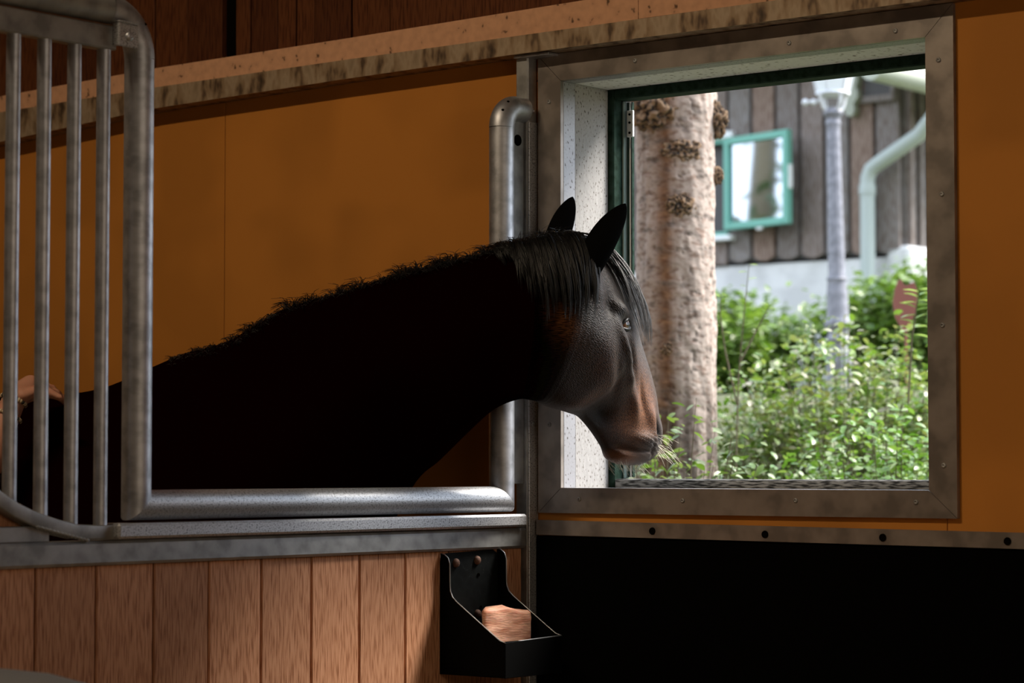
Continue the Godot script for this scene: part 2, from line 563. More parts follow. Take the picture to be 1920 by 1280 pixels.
func window_wall() -> void:
	var x0 := 0.086
	var x1 := 1.082
	var y0 := 1.344
	var y1 := 2.326
	var zb := -0.24
	var zf := -0.008
	# masonry with an opening
	var w := setting("wall_back")
	bxs(w, "masonry", M.room, Vector3(-3.4, 0, zb), Vector3(x0, 4.8, zf), 0.0)
	bxs(w, "masonry", M.room, Vector3(x1, 0, zb), Vector3(5.4, 4.8, zf), 0.0)
	bxs(w, "masonry", M.room, Vector3(x0, 0, zb), Vector3(x1, y0, zf), 0.0)
	bxs(w, "masonry", M.room, Vector3(x0, y1, zb), Vector3(x1, 4.8, zf), 0.0)
	# ochre panels in front of it
	for q in [[-3.2, -1.041, 0.0, 2.5], [-1.0385, -0.003, 0.0, 2.5]]:
		bxs(w, "ochre_panel", M.ochre, Vector3(q[0], q[2], zf), Vector3(q[1], q[3], 0.0), 0.0012)
	bxs(w, "ochre_panel", M.ochre, Vector3(0.0, 0.3, zf), Vector3(1.108, 1.342, 0.0), 0.0012)
	bxs(w, "ochre_panel", M.ochre, Vector3(1.1095, 0.3, zf), Vector3(5.2, 2.5, 0.0), 0.0012)
	bxs(w, "ochre_panel", M.ochre, Vector3(0.0, y1 + 0.002, zf), Vector3(1.108, 2.5, 0.0), 0.0012)
	bxs(w, "ochre_panel", M.ochre, Vector3(0.0, 1.3435, zf), Vector3(0.085, y1, 0.0), 0.0012)
	# kick board
	var k := setting("trim_1")
	for q in [[0.0195, 1.62], [1.623, 3.3], [3.303, 5.19]]:
		bxs(k, "rubber_sheet", M.kick, Vector3(q[0], 0.02, 0.001), Vector3(q[1], 1.236, 0.014), 0.002)
	# steel ledge with countersunk holes
	var lg := setting("trim_2")
	var b := MB.new()
	b.prism(PackedVector2Array([Vector2(0.024, 1.274), Vector2(1.4, 1.263), Vector2(5.2, 1.25), Vector2(5.2, 1.218), Vector2(1.4, 1.23), Vector2(0.024, 1.239)]), Vector3(0, 0, 0.001), Basis(), 0.018)
	part(b, "ledge_bar", M.frame, lg)
	for q in [[0.361, 1.253], [0.666, 1.2505], [0.964, 1.2485], [1.259, 1.246]]:
		cup(lg, Vector3(q[0], q[1], 0.0192), "z", 0.0068, "bolt_hole")
	# beam and pink strip
	var bm := setting("trim_3")
	b = MB.new()
	b.prism(PackedVector2Array([Vector2(-3.2, 2.30), Vector2(-1.9, 2.325), Vector2(-1.25, 2.366), Vector2(-0.57, 2.379), Vector2(0.0, 2.386), Vector2(5.2, 2.39), Vector2(5.2, 2.432), Vector2(0.48, 2.431), Vector2(-0.57, 2.428), Vector2(-1.25, 2.423), Vector2(-1.9, 2.411), Vector2(-3.2, 2.395)]), Vector3(0, 0, 0.001), Basis(), 0.06)
	part(b, "beam", M.beam, bm)
	var ps := setting("trim_4")
	b = MB.new()
	b.prism(PackedVector2Array([Vector2(-3.2, 2.397), Vector2(-1.9, 2.413), Vector2(-1.25, 2.425), Vector2(-0.57, 2.43), Vector2(0.345, 2.433), Vector2(0.345, 2.498), Vector2(-0.57, 2.485), Vector2(-1.25, 2.478), Vector2(-1.9, 2.46), Vector2(-3.2, 2.444)]), Vector3(0, 0, 0.001), Basis(), 0.047)
	part(b, "pink_board", M.strip, ps)
	b = MB.new()
	b.prism(PackedVector2Array([Vector2(0.3465, 2.434), Vector2(5.2, 2.4335), Vector2(5.2, 2.5), Vector2(0.3465, 2.498)]), Vector3(0, 0, 0.001), Basis(), 0.047)
	part(b, "pink_board", M.strip, ps)
	# dark cladding above
	var xs := [-3.2, -2.9, -2.65, -2.4, -2.15, -1.933, -1.72, -1.5, -1.293, -1.167, -1.033, -0.985, -0.93, -0.832, -0.766, -0.701, -0.573, -0.443, 0.4, 1.2, 2.0, 2.8, 3.6, 4.4, 5.2]
	for i in xs.size() - 1:
		var thin: bool = absf(xs[i] + 1.033) < 0.001
		bxs(w, "cladding_plank", M.black_gap if thin else (M.dark_wood if i % 3 else M.dark_wood2), Vector3(xs[i] + 0.002, 2.44, -0.004), Vector3(xs[i + 1] - 0.002, 4.8, 0.006 if thin else 0.016 + 0.003 * (i % 2)), 0.002)
	# ---- window
	var win := setting("window_1")
	var zr := -0.18
	bxs(win, "jamb", M.white, Vector3(0.0862, 1.344, zr), Vector3(0.092, 2.326, -0.046), 0.001)
	bxs(win, "jamb", M.white, Vector3(1.072, 1.344, zr), Vector3(1.0818, 2.326, -0.046), 0.001)
	bxs(win, "soffit", M.white_smooth, Vector3(0.092, 2.319, zr), Vector3(1.072, 2.3258, -0.046), 0.001)
	bxs(win, "sill", M.weathered, Vector3(0.092, 1.3442, zr), Vector3(1.072, 1.349, -0.046), 0.001)
	# mitred steel frame: face and inner leg of each member
	var ix0 := 0.092
	var ix1 := 1.072
	var iy0 := 1.35
	var iy1 := 2.319
	var ox0 := 0.024
	var ox1 := 1.139
	var oy0 := 1.291
	var oy1 := 2.385
	var g := 0.0008
	var polys := [
		[Vector2(ox0, oy0 + g), Vector2(ix0, iy0 + g), Vector2(ix0, iy1 - g), Vector2(ox0, oy1 - g)],
		[Vector2(ox1, oy0 + g), Vector2(ix1, iy0 + g), Vector2(ix1, iy1 - g), Vector2(ox1, oy1 - g)],
		[Vector2(ox0 + g, oy0), Vector2(ix0 + g, iy0), Vector2(ix1 - g, iy0), Vector2(ox1 - g, oy0)],
		[Vector2(ox0 + g, oy1), Vector2(ix0 + g, iy1), Vector2(ix1 - g, iy1), Vector2(ox1 - g, oy1)]]
	for i in 4:
		b = MB.new()
		b.prism(PackedVector2Array(polys[i]), Vector3(0, 0, 0.0005), Basis(), 0.011)
		part(b, "frame_bar", M.frame, win)
	bxs(win, "frame_lip", M.zinc_strip, Vector3(0.0865, 1.35, -0.046), Vector3(0.0925, 2.319, 0.0004), 0.001)
	bxs(win, "frame_lip", M.zinc_strip, Vector3(1.0715, 1.35, -0.046), Vector3(1.0775, 2.319, 0.0004), 0.001)
	bxs(win, "frame_lip", M.zinc_strip, Vector3(0.093, 2.3185, -0.046), Vector3(1.071, 2.3245, 0.0004), 0.001)
	bxs(win, "frame_lip", M.zinc_strip, Vector3(0.093, 1.3445, -0.046), Vector3(1.071, 1.3505, 0.0004), 0.001)
	for q in [[0.058, 2.271], [0.058, 1.9], [0.058, 1.5], [0.31, 2.345], [0.731, 2.342], [1.0, 2.34], [1.104, 2.266], [1.109, 1.979], [1.108, 1.7], [1.108, 1.403], [0.146, 1.324], [0.741, 1.326], [1.041, 1.325], [0.44, 1.323]]:
		screw(win, Vector3(q[0], q[1], 0.0114), "z", 0.0055)
	screw(win, Vector3(0.0925, 1.99, -0.02), "x", 0.004)
	# old green outer frame
	bxs(win, "frame_stile", M.green_old, Vector3(0.0865, 1.345, -0.236), Vector3(0.108, 2.326, zr - 0.001), 0.003)
	bxs(win, "frame_stile", M.green_light, Vector3(0.1085, 1.372, -0.236), Vector3(0.1145, 2.293, -0.215), 0.0015)
	bxs(win, "frame_stile", M.green_old, Vector3(1.04, 1.345, -0.236), Vector3(1.081, 2.326, zr - 0.001), 0.003)
	bxs(win, "frame_rail", M.green_old, Vector3(0.109, 2.294, -0.236), Vector3(1.039, 2.326, zr - 0.001), 0.003)
	bxs(win, "frame_rail", M.weathered, Vector3(0.109, 1.345, -0.236), Vector3(1.039, 1.371, zr - 0.001), 0.003)
	for q in [[0.116, 0.1205, M.green_old], [0.1225, 0.1265, M.sill_white], [0.128, 0.131, M.green_old]]:
		bxs(win, "hinge_strip", q[2], Vector3(q[0], 1.375, -0.236), Vector3(q[1], 2.292, -0.226), 0.001)
	var hg := bxs(win, "hinge", M.sill_white, Vector3(0.121, 2.205, -0.225), Vector3(0.139, 2.27, -0.218), 0.001)
	for y in [2.215, 2.24, 2.26]:
		screw(hg, Vector3(0.13, y, -0.218), "z", 0.003, M.black_gap)

func arc(c: Vector3, u: Vector3, v: Vector3, r: float, a0: float, a1: float, n: int) -> Array:
	var out := []
	for i in n + 1:
		var a := lerpf(a0, a1, float(i) / n)
		out.append(c + u * cos(a) * r + v * sin(a) * r)
	return out

func partition() -> void:
	var t := thing("stall_partition", "galvanised stall partition with pipe opening, bars and brown wooden boards below", "stall partition")
	# boards (tongue and groove), from the corner towards the viewer
	var z := 0.0055
	var w := 0.154
	var z0 := 0.467 - 3 * w
	for k in 15:
		var a := z0 + w * k + 0.0018
		var e := z0 + w * (k + 1) - 0.0018
		if k == 0:
			a = 0.045
		bxs(t, "board", M["board%d" % ((k * 7 + 2) % 4)], Vector3(-0.035, 0.03, a), Vector3(0.0, 1.215, e), 0.0025)
	bxs(t, "backing", M.black_gap, Vector3(-0.045, 0.03, 0.045), Vector3(-0.036, 1.2, 2.3), 0.0)
	# rail over the boards, strip, sill pipe
	bxs(t, "rail", M.galv_dark, Vector3(-0.04, 1.208, 0.042), Vector3(0.016, 1.256, 2.3), 0.006)
	bxs(t, "flat_strip", M.galv_worn, Vector3(-0.028, 1.259, 0.062), Vector3(0.032, 1.289, 1.362), 0.005)
	var b := MB.new()
	# sill pipe, mitred into the uprights
	var yc := 1.324
	var r := 0.03
	var zl := 1.287
	var zr := 0.121
	var rings := []
	for i in 41:
		var f := float(i) / 40.0
		var ring := PackedVector3Array()
		for k in 28:
			var a := TAU * k / 28.0
			var dx := cos(a) * r
			var dy := sin(a) * r
			# both ends are cut at 45 degrees to meet the uprights
			ring.append(Vector3(dx, yc + dy, lerpf(zr + dy, zl - dy, f)))
		rings.append(ring)
	b.grid(rings, true, false)
	part(b, "sill_pipe", M.galv_worn, t)
	# near upright with its bend into the top pipe
	b = MB.new()
	rings = []
	for i in 31:
		var ring := PackedVector3Array()
		for k in 28:
			var a := TAU * k / 28.0
			var dz := cos(a) * r
			var dx := sin(a) * r
			var y := lerpf(yc - dz, 2.215, i / 30.0)
			ring.append(Vector3(dx, y, zl + dz))
		rings.append(ring)
	b.grid(rings, true, false)
	part(b, "upright_pipe", M.galv, t)
	b = MB.new()
	b.tube(arc(Vector3(0, 2.215, zl + 0.09), Vector3(0, 0, -1), Vector3(0, 1, 0), 0.09, 0.0, PI / 2, 16), 0.0305, 28, false)
	part(b, "pipe_bend", M.galv, t)
	b = MB.new()
	b.tube([Vector3(0, 2.305, zl + 0.09), Vector3(0, 2.305, 1.9), Vector3(0, 2.305, 2.6)], 0.03, 28, true)
	part(b, "top_pipe", M.galv_dark, t)
	var hn := Vector3(0, sin(0.7), -cos(0.7))
	b = MB.new()
	b.lathe([Vector2(0.0035, 0), Vector2(0.0035, 0.0008), Vector2(0.0003, 0.0008)], Vector3(0.0265, 2.215, zl + 0.09) + hn * 0.1048, 10, Basis(Vector3(0, 0, 1), -PI / 2 + 0.5))
	part(b, "drill_hole", M.black_gap, t)
	# far upright with its hook bend to the post
	b = MB.new()
	rings = []
	for i in 31:
		var ring := PackedVector3Array()
		for k in 28:
			var a := TAU * k / 28.0
			var dz := cos(a) * r
			var dx := sin(a) * r
			ring.append(Vector3(dx, lerpf(yc + dz, 2.202, i / 30.0), zr + dz))
		rings.append(ring)
	b.grid(rings, true, false)
	part(b, "upright_pipe", M.galv, t)
	b = MB.new()
	var bend := arc(Vector3(0, 2.202, zr - 0.05), Vector3(0, 0, 1), Vector3(0, 1, 0), 0.05, 0.0, PI / 2, 16)
	bend.append(Vector3(0, 2.252, 0.04))
	b.tube(bend, 0.0305, 28, true)
	part(b, "pipe_bend", M.galv, t)
	for q in [[0.55], [0.95]]:
		var a: float = q[0]
		var n := Vector3(0, sin(a), cos(a))
		var c := Vector3(0, 2.202, zr - 0.05) + n * 0.05 + (Vector3(0.5, 0, 0) + n * 0.86).normalized() * 0.0298
		b = MB.new()
		var ax := (Vector3(0.5, 0, 0) + n * 0.86).normalized()
		var sx := ax.cross(Vector3.UP).normalized()
		b.lathe([Vector2(0.0034, 0), Vector2(0.0034, 0.001), Vector2(0.0003, 0.001)], c, 10, Basis(sx, ax, sx.cross(ax)))
		part(b, "drill_hole", M.black_gap, t)
	# post at the wall with cover plate, plate with an eye
	bxs(t, "corner_post", M.galv_dark, Vector3(-0.024, 0.0, 0.0012), Vector3(0.014, 2.386, 0.038), 0.004)
	bxs(t, "cover_plate", M.galv_worn, Vector3(0.0142, 0.03, 0.003), Vector3(0.0185, 2.225, 0.0385), 0.0015)
	bxs(t, "link_plate", M.galv_dark, Vector3(-0.003, 1.36, 0.0385), Vector3(0.003, 2.232, 0.093), 0.001)
	cup(t, Vector3(0.0032, 2.178, 0.064), "x", 0.011, "eye_hole")
	for y in [2.13, 1.75, 1.5]:
		screw(t, Vector3(0.0186, y, 0.022), "x", 0.007, M.galv_dark)
	screw(t, Vector3(0.015, 2.252, 0.021), "x", 0.006, M.galv)
	bxs(t, "shelf_plate", M.galv, Vector3(-0.02, 2.378, 0.004), Vector3(0.085, 2.3845, 0.05), 0.001)
	# bar grille: box, bars, tab and bolt, curved flat bar
	bxs(t, "bar_head", M.galv_dark, Vector3(-0.014, 2.222, 1.362), Vector3(0.016, 2.27, 2.6), 0.003)
	for k in 12:
		var zb := 1.3825 + 0.0765 * k
		var low := minf(1.284 + 0.0075 * maxf(0.0, k - 1.0) * (k - 1.0), 2.0)
		b = MB.new()
		var br := 0.0138
		b.tube([Vector3(0, low, zb), Vector3(0, (low + 2.22) * 0.5, zb), Vector3(0, 2.224, zb)], br, 18)
		part(b, "bar", M.galv, t)
	var tab := MB.new()
	tab.box(Vector3(0.031, 2.252, 1.347), Vector3(0.005, 0.046, 0.052), 0.002)
	tab.box(Vector3(0.024, 2.252, 1.372), Vector3(0.018, 0.046, 0.005), 0.002)
	tab.box(Vector3(0.025, 2.278, 1.347), Vector3(0.017, 0.005, 0.052), 0.002)
	part(tab, "tab_plate", M.galv_worn, t)
	b = MB.new()
	b.lathe([Vector2(0.0095, 0), Vector2(0.0095, 0.003), Vector2(0.007, 0.006), Vector2(0.003, 0.007), Vector2(0.0025, 0.0045), Vector2(0.0003, 0.0045)], Vector3(0.0335, 2.25, 1.347), 18, Basis(Vector3(0, 0, 1), -PI / 2))
	part(b, "bolt", M.galv, t)
	# curved flat bar that closes the grille below
	var top := [Vector2(1.341, 1.286), Vector2(1.40, 1.2865), Vector2(1.45, 1.289), Vector2(1.50, 1.299), Vector2(1.555, 1.314), Vector2(1.60, 1.3315), Vector2(1.634, 1.349), Vector2(1.70, 1.392), Vector2(1.80, 1.48), Vector2(1.88, 1.58)]
	rings = []
	for i in top.size():
		var p: Vector2 = top[i]
		var d: Vector2 = (top[mini(i + 1, top.size() - 1)] - top[maxi(i - 1, 0)]).normalized()
		var n := Vector2(d.y, -d.x) * 0.0285
		var ring := PackedVector3Array()
		for e in [[-0.016, 0.0], [0.013, 0.0], [0.017, 0.12], [0.017, 0.9], [0.014, 1.0], [-0.016, 1.0]]:
			ring.append(Vector3(e[0], p.y + n.y * e[1], p.x + n.x * e[1]))
		rings.append(ring)
	b = MB.new()
	b.grid(rings, true, true)
	part(b, "curved_bar", M.galv_dark, t)
	b = MB.new()
	for i in 14:
		var f := i / 13.0
		b.lathe([Vector2(0.001, -0.004), Vector2(0.0055, -0.001), Vector2(0.006, 0.001), Vector2(0.001, 0.005)], Vector3(0.014, lerpf(1.286, 1.258, f), lerpf(1.555, 1.43, f)), 8)
	part(b, "weld_seam", M.galv_dark, t)
	bxs(t, "gusset_plate", M.galv_dark, Vector3(-0.01, 1.2565, 1.52), Vector3(0.01, 1.287, 2.3), 0.002)
	bxs(t, "infill_board", M["board1"], Vector3(-0.03, 1.287, 1.57), Vector3(-0.014, 1.33, 2.3), 0.001)

func mineral_holder() -> void:
	var t := thing("mineral_holder", "black sheet metal salt lick holder bolted to the brown boards", "holder", Vector3(0.0, 0.9, 0.245))
	var zl := 0.348
	var zr := 0.139
	var b := MB.new()
	# back plate with a rounded top
	var poly := PackedVector2Array()
	for q in [[zr, 0.93], [zl, 0.93], [zl, 1.185], [zl - 0.006, 1.196], [zl - 0.02, 1.203], [zr + 0.02, 1.207], [zr + 0.006, 1.2], [zr, 1.188]]:
		poly.append(Vector2(q[0], q[1]))
	b.prism(poly, Vector3(0.0015, 0, 0), Basis(Vector3(0, 0, 1), Vector3(0, 1, 0), Vector3(1, 0, 0)), 0.003)
	part(b, "back_plate", M.black_metal, t)
	# side cheeks: narrow above, sloping out below
	for s in [0, 1]:
		var zz: float = [zl - 0.003, zr][s]
		var side := PackedVector2Array()
		for q in [[0.003, 1.203], [0.014, 1.2], [0.024, 1.193], [0.029, 1.18], [0.03, 1.13], [0.031, 1.118], [0.037, 1.105], [0.05, 1.094], [0.15, 1.028], [0.175, 1.012], [0.19, 1.008], [0.19, 0.93], [0.003, 0.93]]:
			side.append(Vector2(q[0], q[1] + (0.006 if s == 1 else 0.0)))
		b = MB.new()
		b.prism(side, Vector3(0, 0, zz), Basis(Vector3(1, 0, 0), Vector3(0, 1, 0), Vector3(0, 0, 1)), 0.003)
		part(b, "side_plate", M.black_matt, t)
		var pts := []
		for k in 11:
			pts.append(Vector3(side[k].x, side[k].y, zz + 0.0015))
		b = MB.new()
		b.tube(pts, 0.0016, 6)
		part(b, "bare_edge", M.rim_metal, t)
	b = MB.new()
	b.box(Vector3(0.19, 0.97, (zl + zr) * 0.5), Vector3(0.003, 0.082, zl - zr), 0.001)
	part(b, "front_plate", M.black_matt, t)
	b = MB.new()
	b.tube([Vector3(0.19, 1.008, zl), Vector3(0.19, 1.014, zr)], 0.0016, 6)
	part(b, "bare_edge", M.rim_metal, t)
	b = MB.new()
	b.box(Vector3(0.096, 0.931, (zl + zr) * 0.5), Vector3(0.19, 0.003, zl - zr), 0.001)
	part(b, "bottom_plate", M.black_metal, t)
	for q in [[1.186, 0.296, 0.0105], [1.19, 0.219, 0.0105], [1.066, 0.217, 0.0105]]:
		b = MB.new()
		b.lathe([Vector2(q[2], 0), Vector2(q[2], 0.002), Vector2(q[2] * 0.85, 0.0055), Vector2(q[2] * 0.5, 0.0078), Vector2(0.0005, 0.0085)], Vector3(0.0045, q[0] - 0.006, q[1]), 18, Basis(Vector3(0, 0, 1), -PI / 2))
		part(b, "bolt", M.rust, t)
	for q in [[1.15, 0.33], [1.15, 0.214], [1.075, 0.205]]:
		cup(t, Vector3(0.0046, q[0], q[1]), "x", 0.0034, "drill_hole")
	# the salt lick: an uneven wedge with rounded edges
	var n := FastNoiseLite.new()
	n.seed = 4
	n.frequency = 22.0
	var c := Vector3(0.085, 1.010, 0.225)
	var plan := [Vector2(0.094, 0.298), Vector2(0.108, 0.232), Vector2(0.121, 0.166), Vector2(0.09, 0.155), Vector2(0.06, 0.156), Vector2(0.034, 0.19), Vector2(0.045, 0.24), Vector2(0.066, 0.275)]
	var rings := []
	for i in 30:
		var f := i / 29.0
		var inset := 1.0
		if f < 0.12:
			inset = 0.3 + 0.7 * sqrt(f / 0.12)
		if f > 0.9:
			inset = pow(maxf(0.0, 1.0 - pow((f - 0.9) / 0.1, 3.0)), 0.4)
		var ring := PackedVector3Array()
		for k in 64:
			var g := k / 64.0 * plan.size()
			var i0 := int(g)
			var q: Vector2 = cr(plan[(i0 + 7) % 8], plan[i0 % 8], plan[(i0 + 1) % 8], plan[(i0 + 2) % 8], g - i0)
			var p := Vector3(c.x + (q.x - c.x) * inset, 0, c.z + (q.y - c.z) * inset)
			p.y = 0.936 + f * (0.150 - 0.07 * (0.3 - q.y) + 0.003 * sin(q.y * 60.0))
			p += Vector3(1, 0.4, 0.3) * n.get_noise_3dv(p) * 0.004
			ring.append(p)
		rings.append(ring)
	b = MB.new()
	b.grid(rings, true, true)
	var st := thing("salt_lick", "pink salt lick block lying in the black holder", "salt lick", Vector3(0.085, 0.935, 0.225))
	part(b, "salt_block", M.salt, st)

func feed_bin() -> void:
	var at := Vector3(0.375, 0.0, 1.985)
	var t := thing("feed_bin", "grey plastic feed bin with a domed lid in the near lower left corner", "feed bin", at)
	var b := MB.new()
	b.lathe([Vector2(0.20, 0.0), Vector2(0.215, 0.02), Vector2(0.25, 0.9), Vector2(0.262, 0.93), Vector2(0.262, 0.95), Vector2(0.24, 0.955)], at, 40)
	part(b, "tub", M.bin, t)
	b = MB.new()
	b.lathe([Vector2(0.268, 0.935), Vector2(0.272, 0.97), Vector2(0.262, 0.99), Vector2(0.22, 1.02), Vector2(0.12, 1.05), Vector2(0.05, 1.06), Vector2(0.001, 1.062)], at, 40)
	part(b, "lid", M.bin, t)

# ------------------------------------------------------------------ horse
# stations along the horse from rump to muzzle: upper point, lower point, half width, fullness near top / bottom
var HS := []
var near_side := Vector3(0.979, 0, 0.203)
var fore := Vector3(0.203, 0, -0.979)
var poll := Vector3(0.229, 1.931, 0.175)

func cr(a, b, c, d, f: float):
	return 0.5 * (2.0 * b + (c - a) * f + (2.0 * a - 5.0 * b + 4.0 * c - d) * f * f + (3.0 * b - a - 3.0 * c + d) * f * f * f)

func station(t: float) -> Array:
	var i := clampi(int(t), 0, HS.size() - 2)
	var f := t - i
	var p: Array = HS[maxi(i - 1, 0)]
	var q: Array = HS[i]
	var r: Array = HS[i + 1]
	var s: Array = HS[mini(i + 2, HS.size() - 1)]
	var out := []
	for k in 6:
		out.append(cr(p[k], q[k], r[k], s[k], f))
	return out

# a: 0 = crest / nose line, +PI/2 = side towards the camera, PI = throat / belly
func skin_at(st: Array, a: float) -> Vector3:
	var top: Vector3 = st[0]
	var low: Vector3 = st[1]
	var side: Vector3 = (st[5] as Vector3).normalized()
	var u := (1.0 - cos(a)) * 0.5
	var k: float = lerpf(st[3], 1.0, smoothstep(0.0, 0.5, u)) if u < 0.5 else lerpf(1.0, st[4], smoothstep(0.5, 1.0, u))
	var s := sin(a)
	var w: float = st[2] * signf(s) * pow(absf(s), 0.8) * k
	return (top + low) * 0.5 + (top - low) * 0.5 * cos(a) + side * w

func bump2(q: Vector2, c: Vector2, rx: float, ry: float, rot: float) -> float:
	var d := (q - c).rotated(-rot)
	return exp(-(d.x * d.x) / (rx * rx) - (d.y * d.y) / (ry * ry))

# relief of the head: q = (forwards, upwards) from the poll, in metres; value in metres outwards
func relief(q: Vector2, side: float) -> float:
	var s := smoothstep(0.012, 0.04, absf(side))
	var r := 0.0
	r += 0.012 * bump2(q, Vector2(0.088, -0.172), 0.030, 0.014, -0.5) * s        # bone above the eye
	r -= 0.014 * bump2(q, Vector2(0.106, -0.206), 0.019, 0.014, -0.6) * s        # eye socket
	r -= 0.014 * bump2(q, Vector2(0.052, -0.165), 0.018, 0.024, 0.3) * s         # hollow above the eye
	r += 0.008 * bump2(q, Vector2(0.02, -0.125), 0.02, 0.035, 0.2) * s            # temple
	r += 0.013 * bump2(q, Vector2(0.098, -0.268), 0.011, 0.07, 0.42) * s         # facial crest
	r += 0.006 * bump2(q, Vector2(0.130, -0.331), 0.012, 0.016, 0.3) * s         # its lower end
	r -= 0.012 * bump2(q, Vector2(0.128, -0.285), 0.011, 0.055, 0.42) * s        # groove beside the nose bone
	r -= 0.008 * bump2(q, Vector2(0.080, -0.32), 0.012, 0.05, 0.3) * s            # groove behind the crest
	var d := (q - Vector2(-0.02, -0.30)).length()
	r += 0.006 * (1.0 - smoothstep(0.055, 0.125, d)) * s
	r += 0.007 * (1.0 - smoothstep(0.100, 0.120, d)) * smoothstep(0.02, 0.085, (q - Vector2(-0.02, -0.30)).dot(Vector2(0.55, -0.83))) * s                           # round cheek with a clear edge
	r -= 0.016 * bump2(q, Vector2(0.076, -0.412), 0.030, 0.030, -0.6) * s        # hollow behind the lips
	r += 0.010 * bump2(q, Vector2(0.160, -0.390), 0.014, 0.036, 0.35) * s         # nose muscle
	r -= 0.006 * bump2(q, Vector2(0.186, -0.375), 0.007, 0.045, 0.35) * s
	r += 0.011 * bump2(q, Vector2(0.222, -0.420), 0.018, 0.034, 0.3) * s          # nostril wing
	r -= 0.018 * bump2(q, Vector2(0.247, -0.445), 0.009, 0.024, 0.2) * s          # nostril
	r -= 0.010 * bump2(q, Vector2(0.165, -0.488), 0.055, 0.0055, -0.12) * s       # mouth line
	r -= 0.012 * bump2(q, Vector2(0.106, -0.484), 0.013, 0.012, 0.3) * s          # corner of the mouth
	r += 0.007 * bump2(q, Vector2(0.200, -0.466), 0.035, 0.015, -0.2) * s         # upper lip
	r += 0.009 * bump2(q, Vector2(0.145, -0.506), 0.032, 0.013, -0.1) * s          # lower lip
	r += 0.008 * bump2(q, Vector2(0.012, -0.075), 0.02, 0.03, 0.0) * s            # base of the ear
	r -= 0.009 * bump2(q, Vector2(-0.095, -0.25), 0.018, 0.12, 0.15) * s          # behind the cheek
	# wrinkles of the lips
	var wr := bump2(q, Vector2(0.212, -0.474), 0.034, 0.022, 0.0)
	r += 0.0036 * sin((q.y * 0.95 + q.x * 0.4) * 640.0) * wr * s
	r -= 0.007 * bump2(q, Vector2(0.226, -0.488), 0.0045, 0.020, 0.15) * s        # split of the upper lip
	return r

func coat_and_shade(q: Vector2, p: Vector3, head: float, nz: FastNoiseLite) -> Color:  # coat tones, with shade of the hollows and a lit cheek edge painted in
	var black := Vector3(0.0042, 0.0036, 0.0032)
	if head <= 0.0:
		return Color(black.x, black.y, black.z)
	var brown := Vector3(0.055, 0.031, 0.019)
	var tan_ := Vector3(0.26, 0.098, 0.034)
	var grey := Vector3(0.085, 0.072, 0.066)
	var n := nz.get_noise_3dv(p * 60.0) * 0.35 + nz.get_noise_3dv(p * 260.0) * 0.35
	var c := black.lerp(brown, head * clampf(0.8 + n * 0.7, 0, 1) * smoothstep(-0.16, 0.02, q.x + 0.1 * q.y + 0.03))
	c = c.lerp(tan_ * 0.55, 0.8 * clampf(bump2(q, Vector2(-0.066, -0.205), 0.026, 0.05, 0.25) * (1.0 + n), 0, 1))
	c = c.lerp(tan_ * 0.8, 0.85 * clampf(bump2(q, Vector2(-0.002, -0.108), 0.011, 0.045, 0.1) * (1.0 + n), 0, 1))
	c = c.lerp(Vector3(0.085, 0.062, 0.058), 0.75 * clampf(bump2(q, Vector2(0.028, -0.130), 0.018, 0.045, 0.25) * (1.0 + n * 1.6), 0, 1))
	c = c.lerp(tan_ * 0.34, 0.85 * clampf(bump2(q, Vector2(0.05, -0.32), 0.035, 0.08, 0.5) * (0.9 + n * 1.5), 0, 1))
	c = c.lerp(tan_ * 0.6, 0.85 * clampf(bump2(q, Vector2(0.03, -0.372), 0.05, 0.016, 0.5) * (0.9 + n * 1.5), 0, 1))  # cheek edge painted lighter, as if catching the light
	c = c.lerp(tan_ * 0.36, 0.7 * clampf(bump2(q, Vector2(0.165, -0.30), 0.03, 0.09, 0.45) * (0.9 + n * 1.5), 0, 1))
	c = c.lerp(tan_, 0.97 * clampf(bump2(q, Vector2(0.200, -0.390), 0.046, 0.070, 0.35) * (1.4 + n), 0, 1))
	c = c.lerp(tan_ * 1.05, 0.9 * clampf(bump2(q, Vector2(0.165, -0.442), 0.05, 0.028, -0.4) * (1.3 + n), 0, 1))
	c = c.lerp(tan_ * 1.2, 0.9 * clampf(bump2(q, Vector2(0.140, -0.508), 0.04, 0.020, -0.2) * (1.3 + n), 0, 1))
	c = c.lerp(grey, 0.9 * clampf(bump2(q, Vector2(0.215, -0.478), 0.034, 0.022, -0.2), 0, 1))
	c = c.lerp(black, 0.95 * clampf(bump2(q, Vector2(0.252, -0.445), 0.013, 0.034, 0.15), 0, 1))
	c = c.lerp(black * 1.5, 0.92 * clampf(bump2(q, Vector2(0.078, -0.412), 0.036, 0.034, -0.6), 0, 1))  # painted shade in the hollow behind the lips
	c = c.lerp(black, 0.9 * clampf(bump2(q, Vector2(0.108, -0.487), 0.02, 0.012, 0.0), 0, 1))  # painted shade at the corner of the mouth
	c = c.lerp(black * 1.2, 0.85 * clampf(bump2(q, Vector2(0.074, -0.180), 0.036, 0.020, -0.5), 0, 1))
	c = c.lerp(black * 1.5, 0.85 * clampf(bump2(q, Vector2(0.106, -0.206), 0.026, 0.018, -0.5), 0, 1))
	c = c.lerp(black * 1.5, 0.75 * clampf(bump2(q, Vector2(0.124, -0.29), 0.011, 0.055, 0.42), 0, 1))  # painted shade in the groove beside the nose bone
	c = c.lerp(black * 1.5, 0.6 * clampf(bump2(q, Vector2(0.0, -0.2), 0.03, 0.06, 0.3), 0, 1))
	return Color(c.x, c.y, c.z)

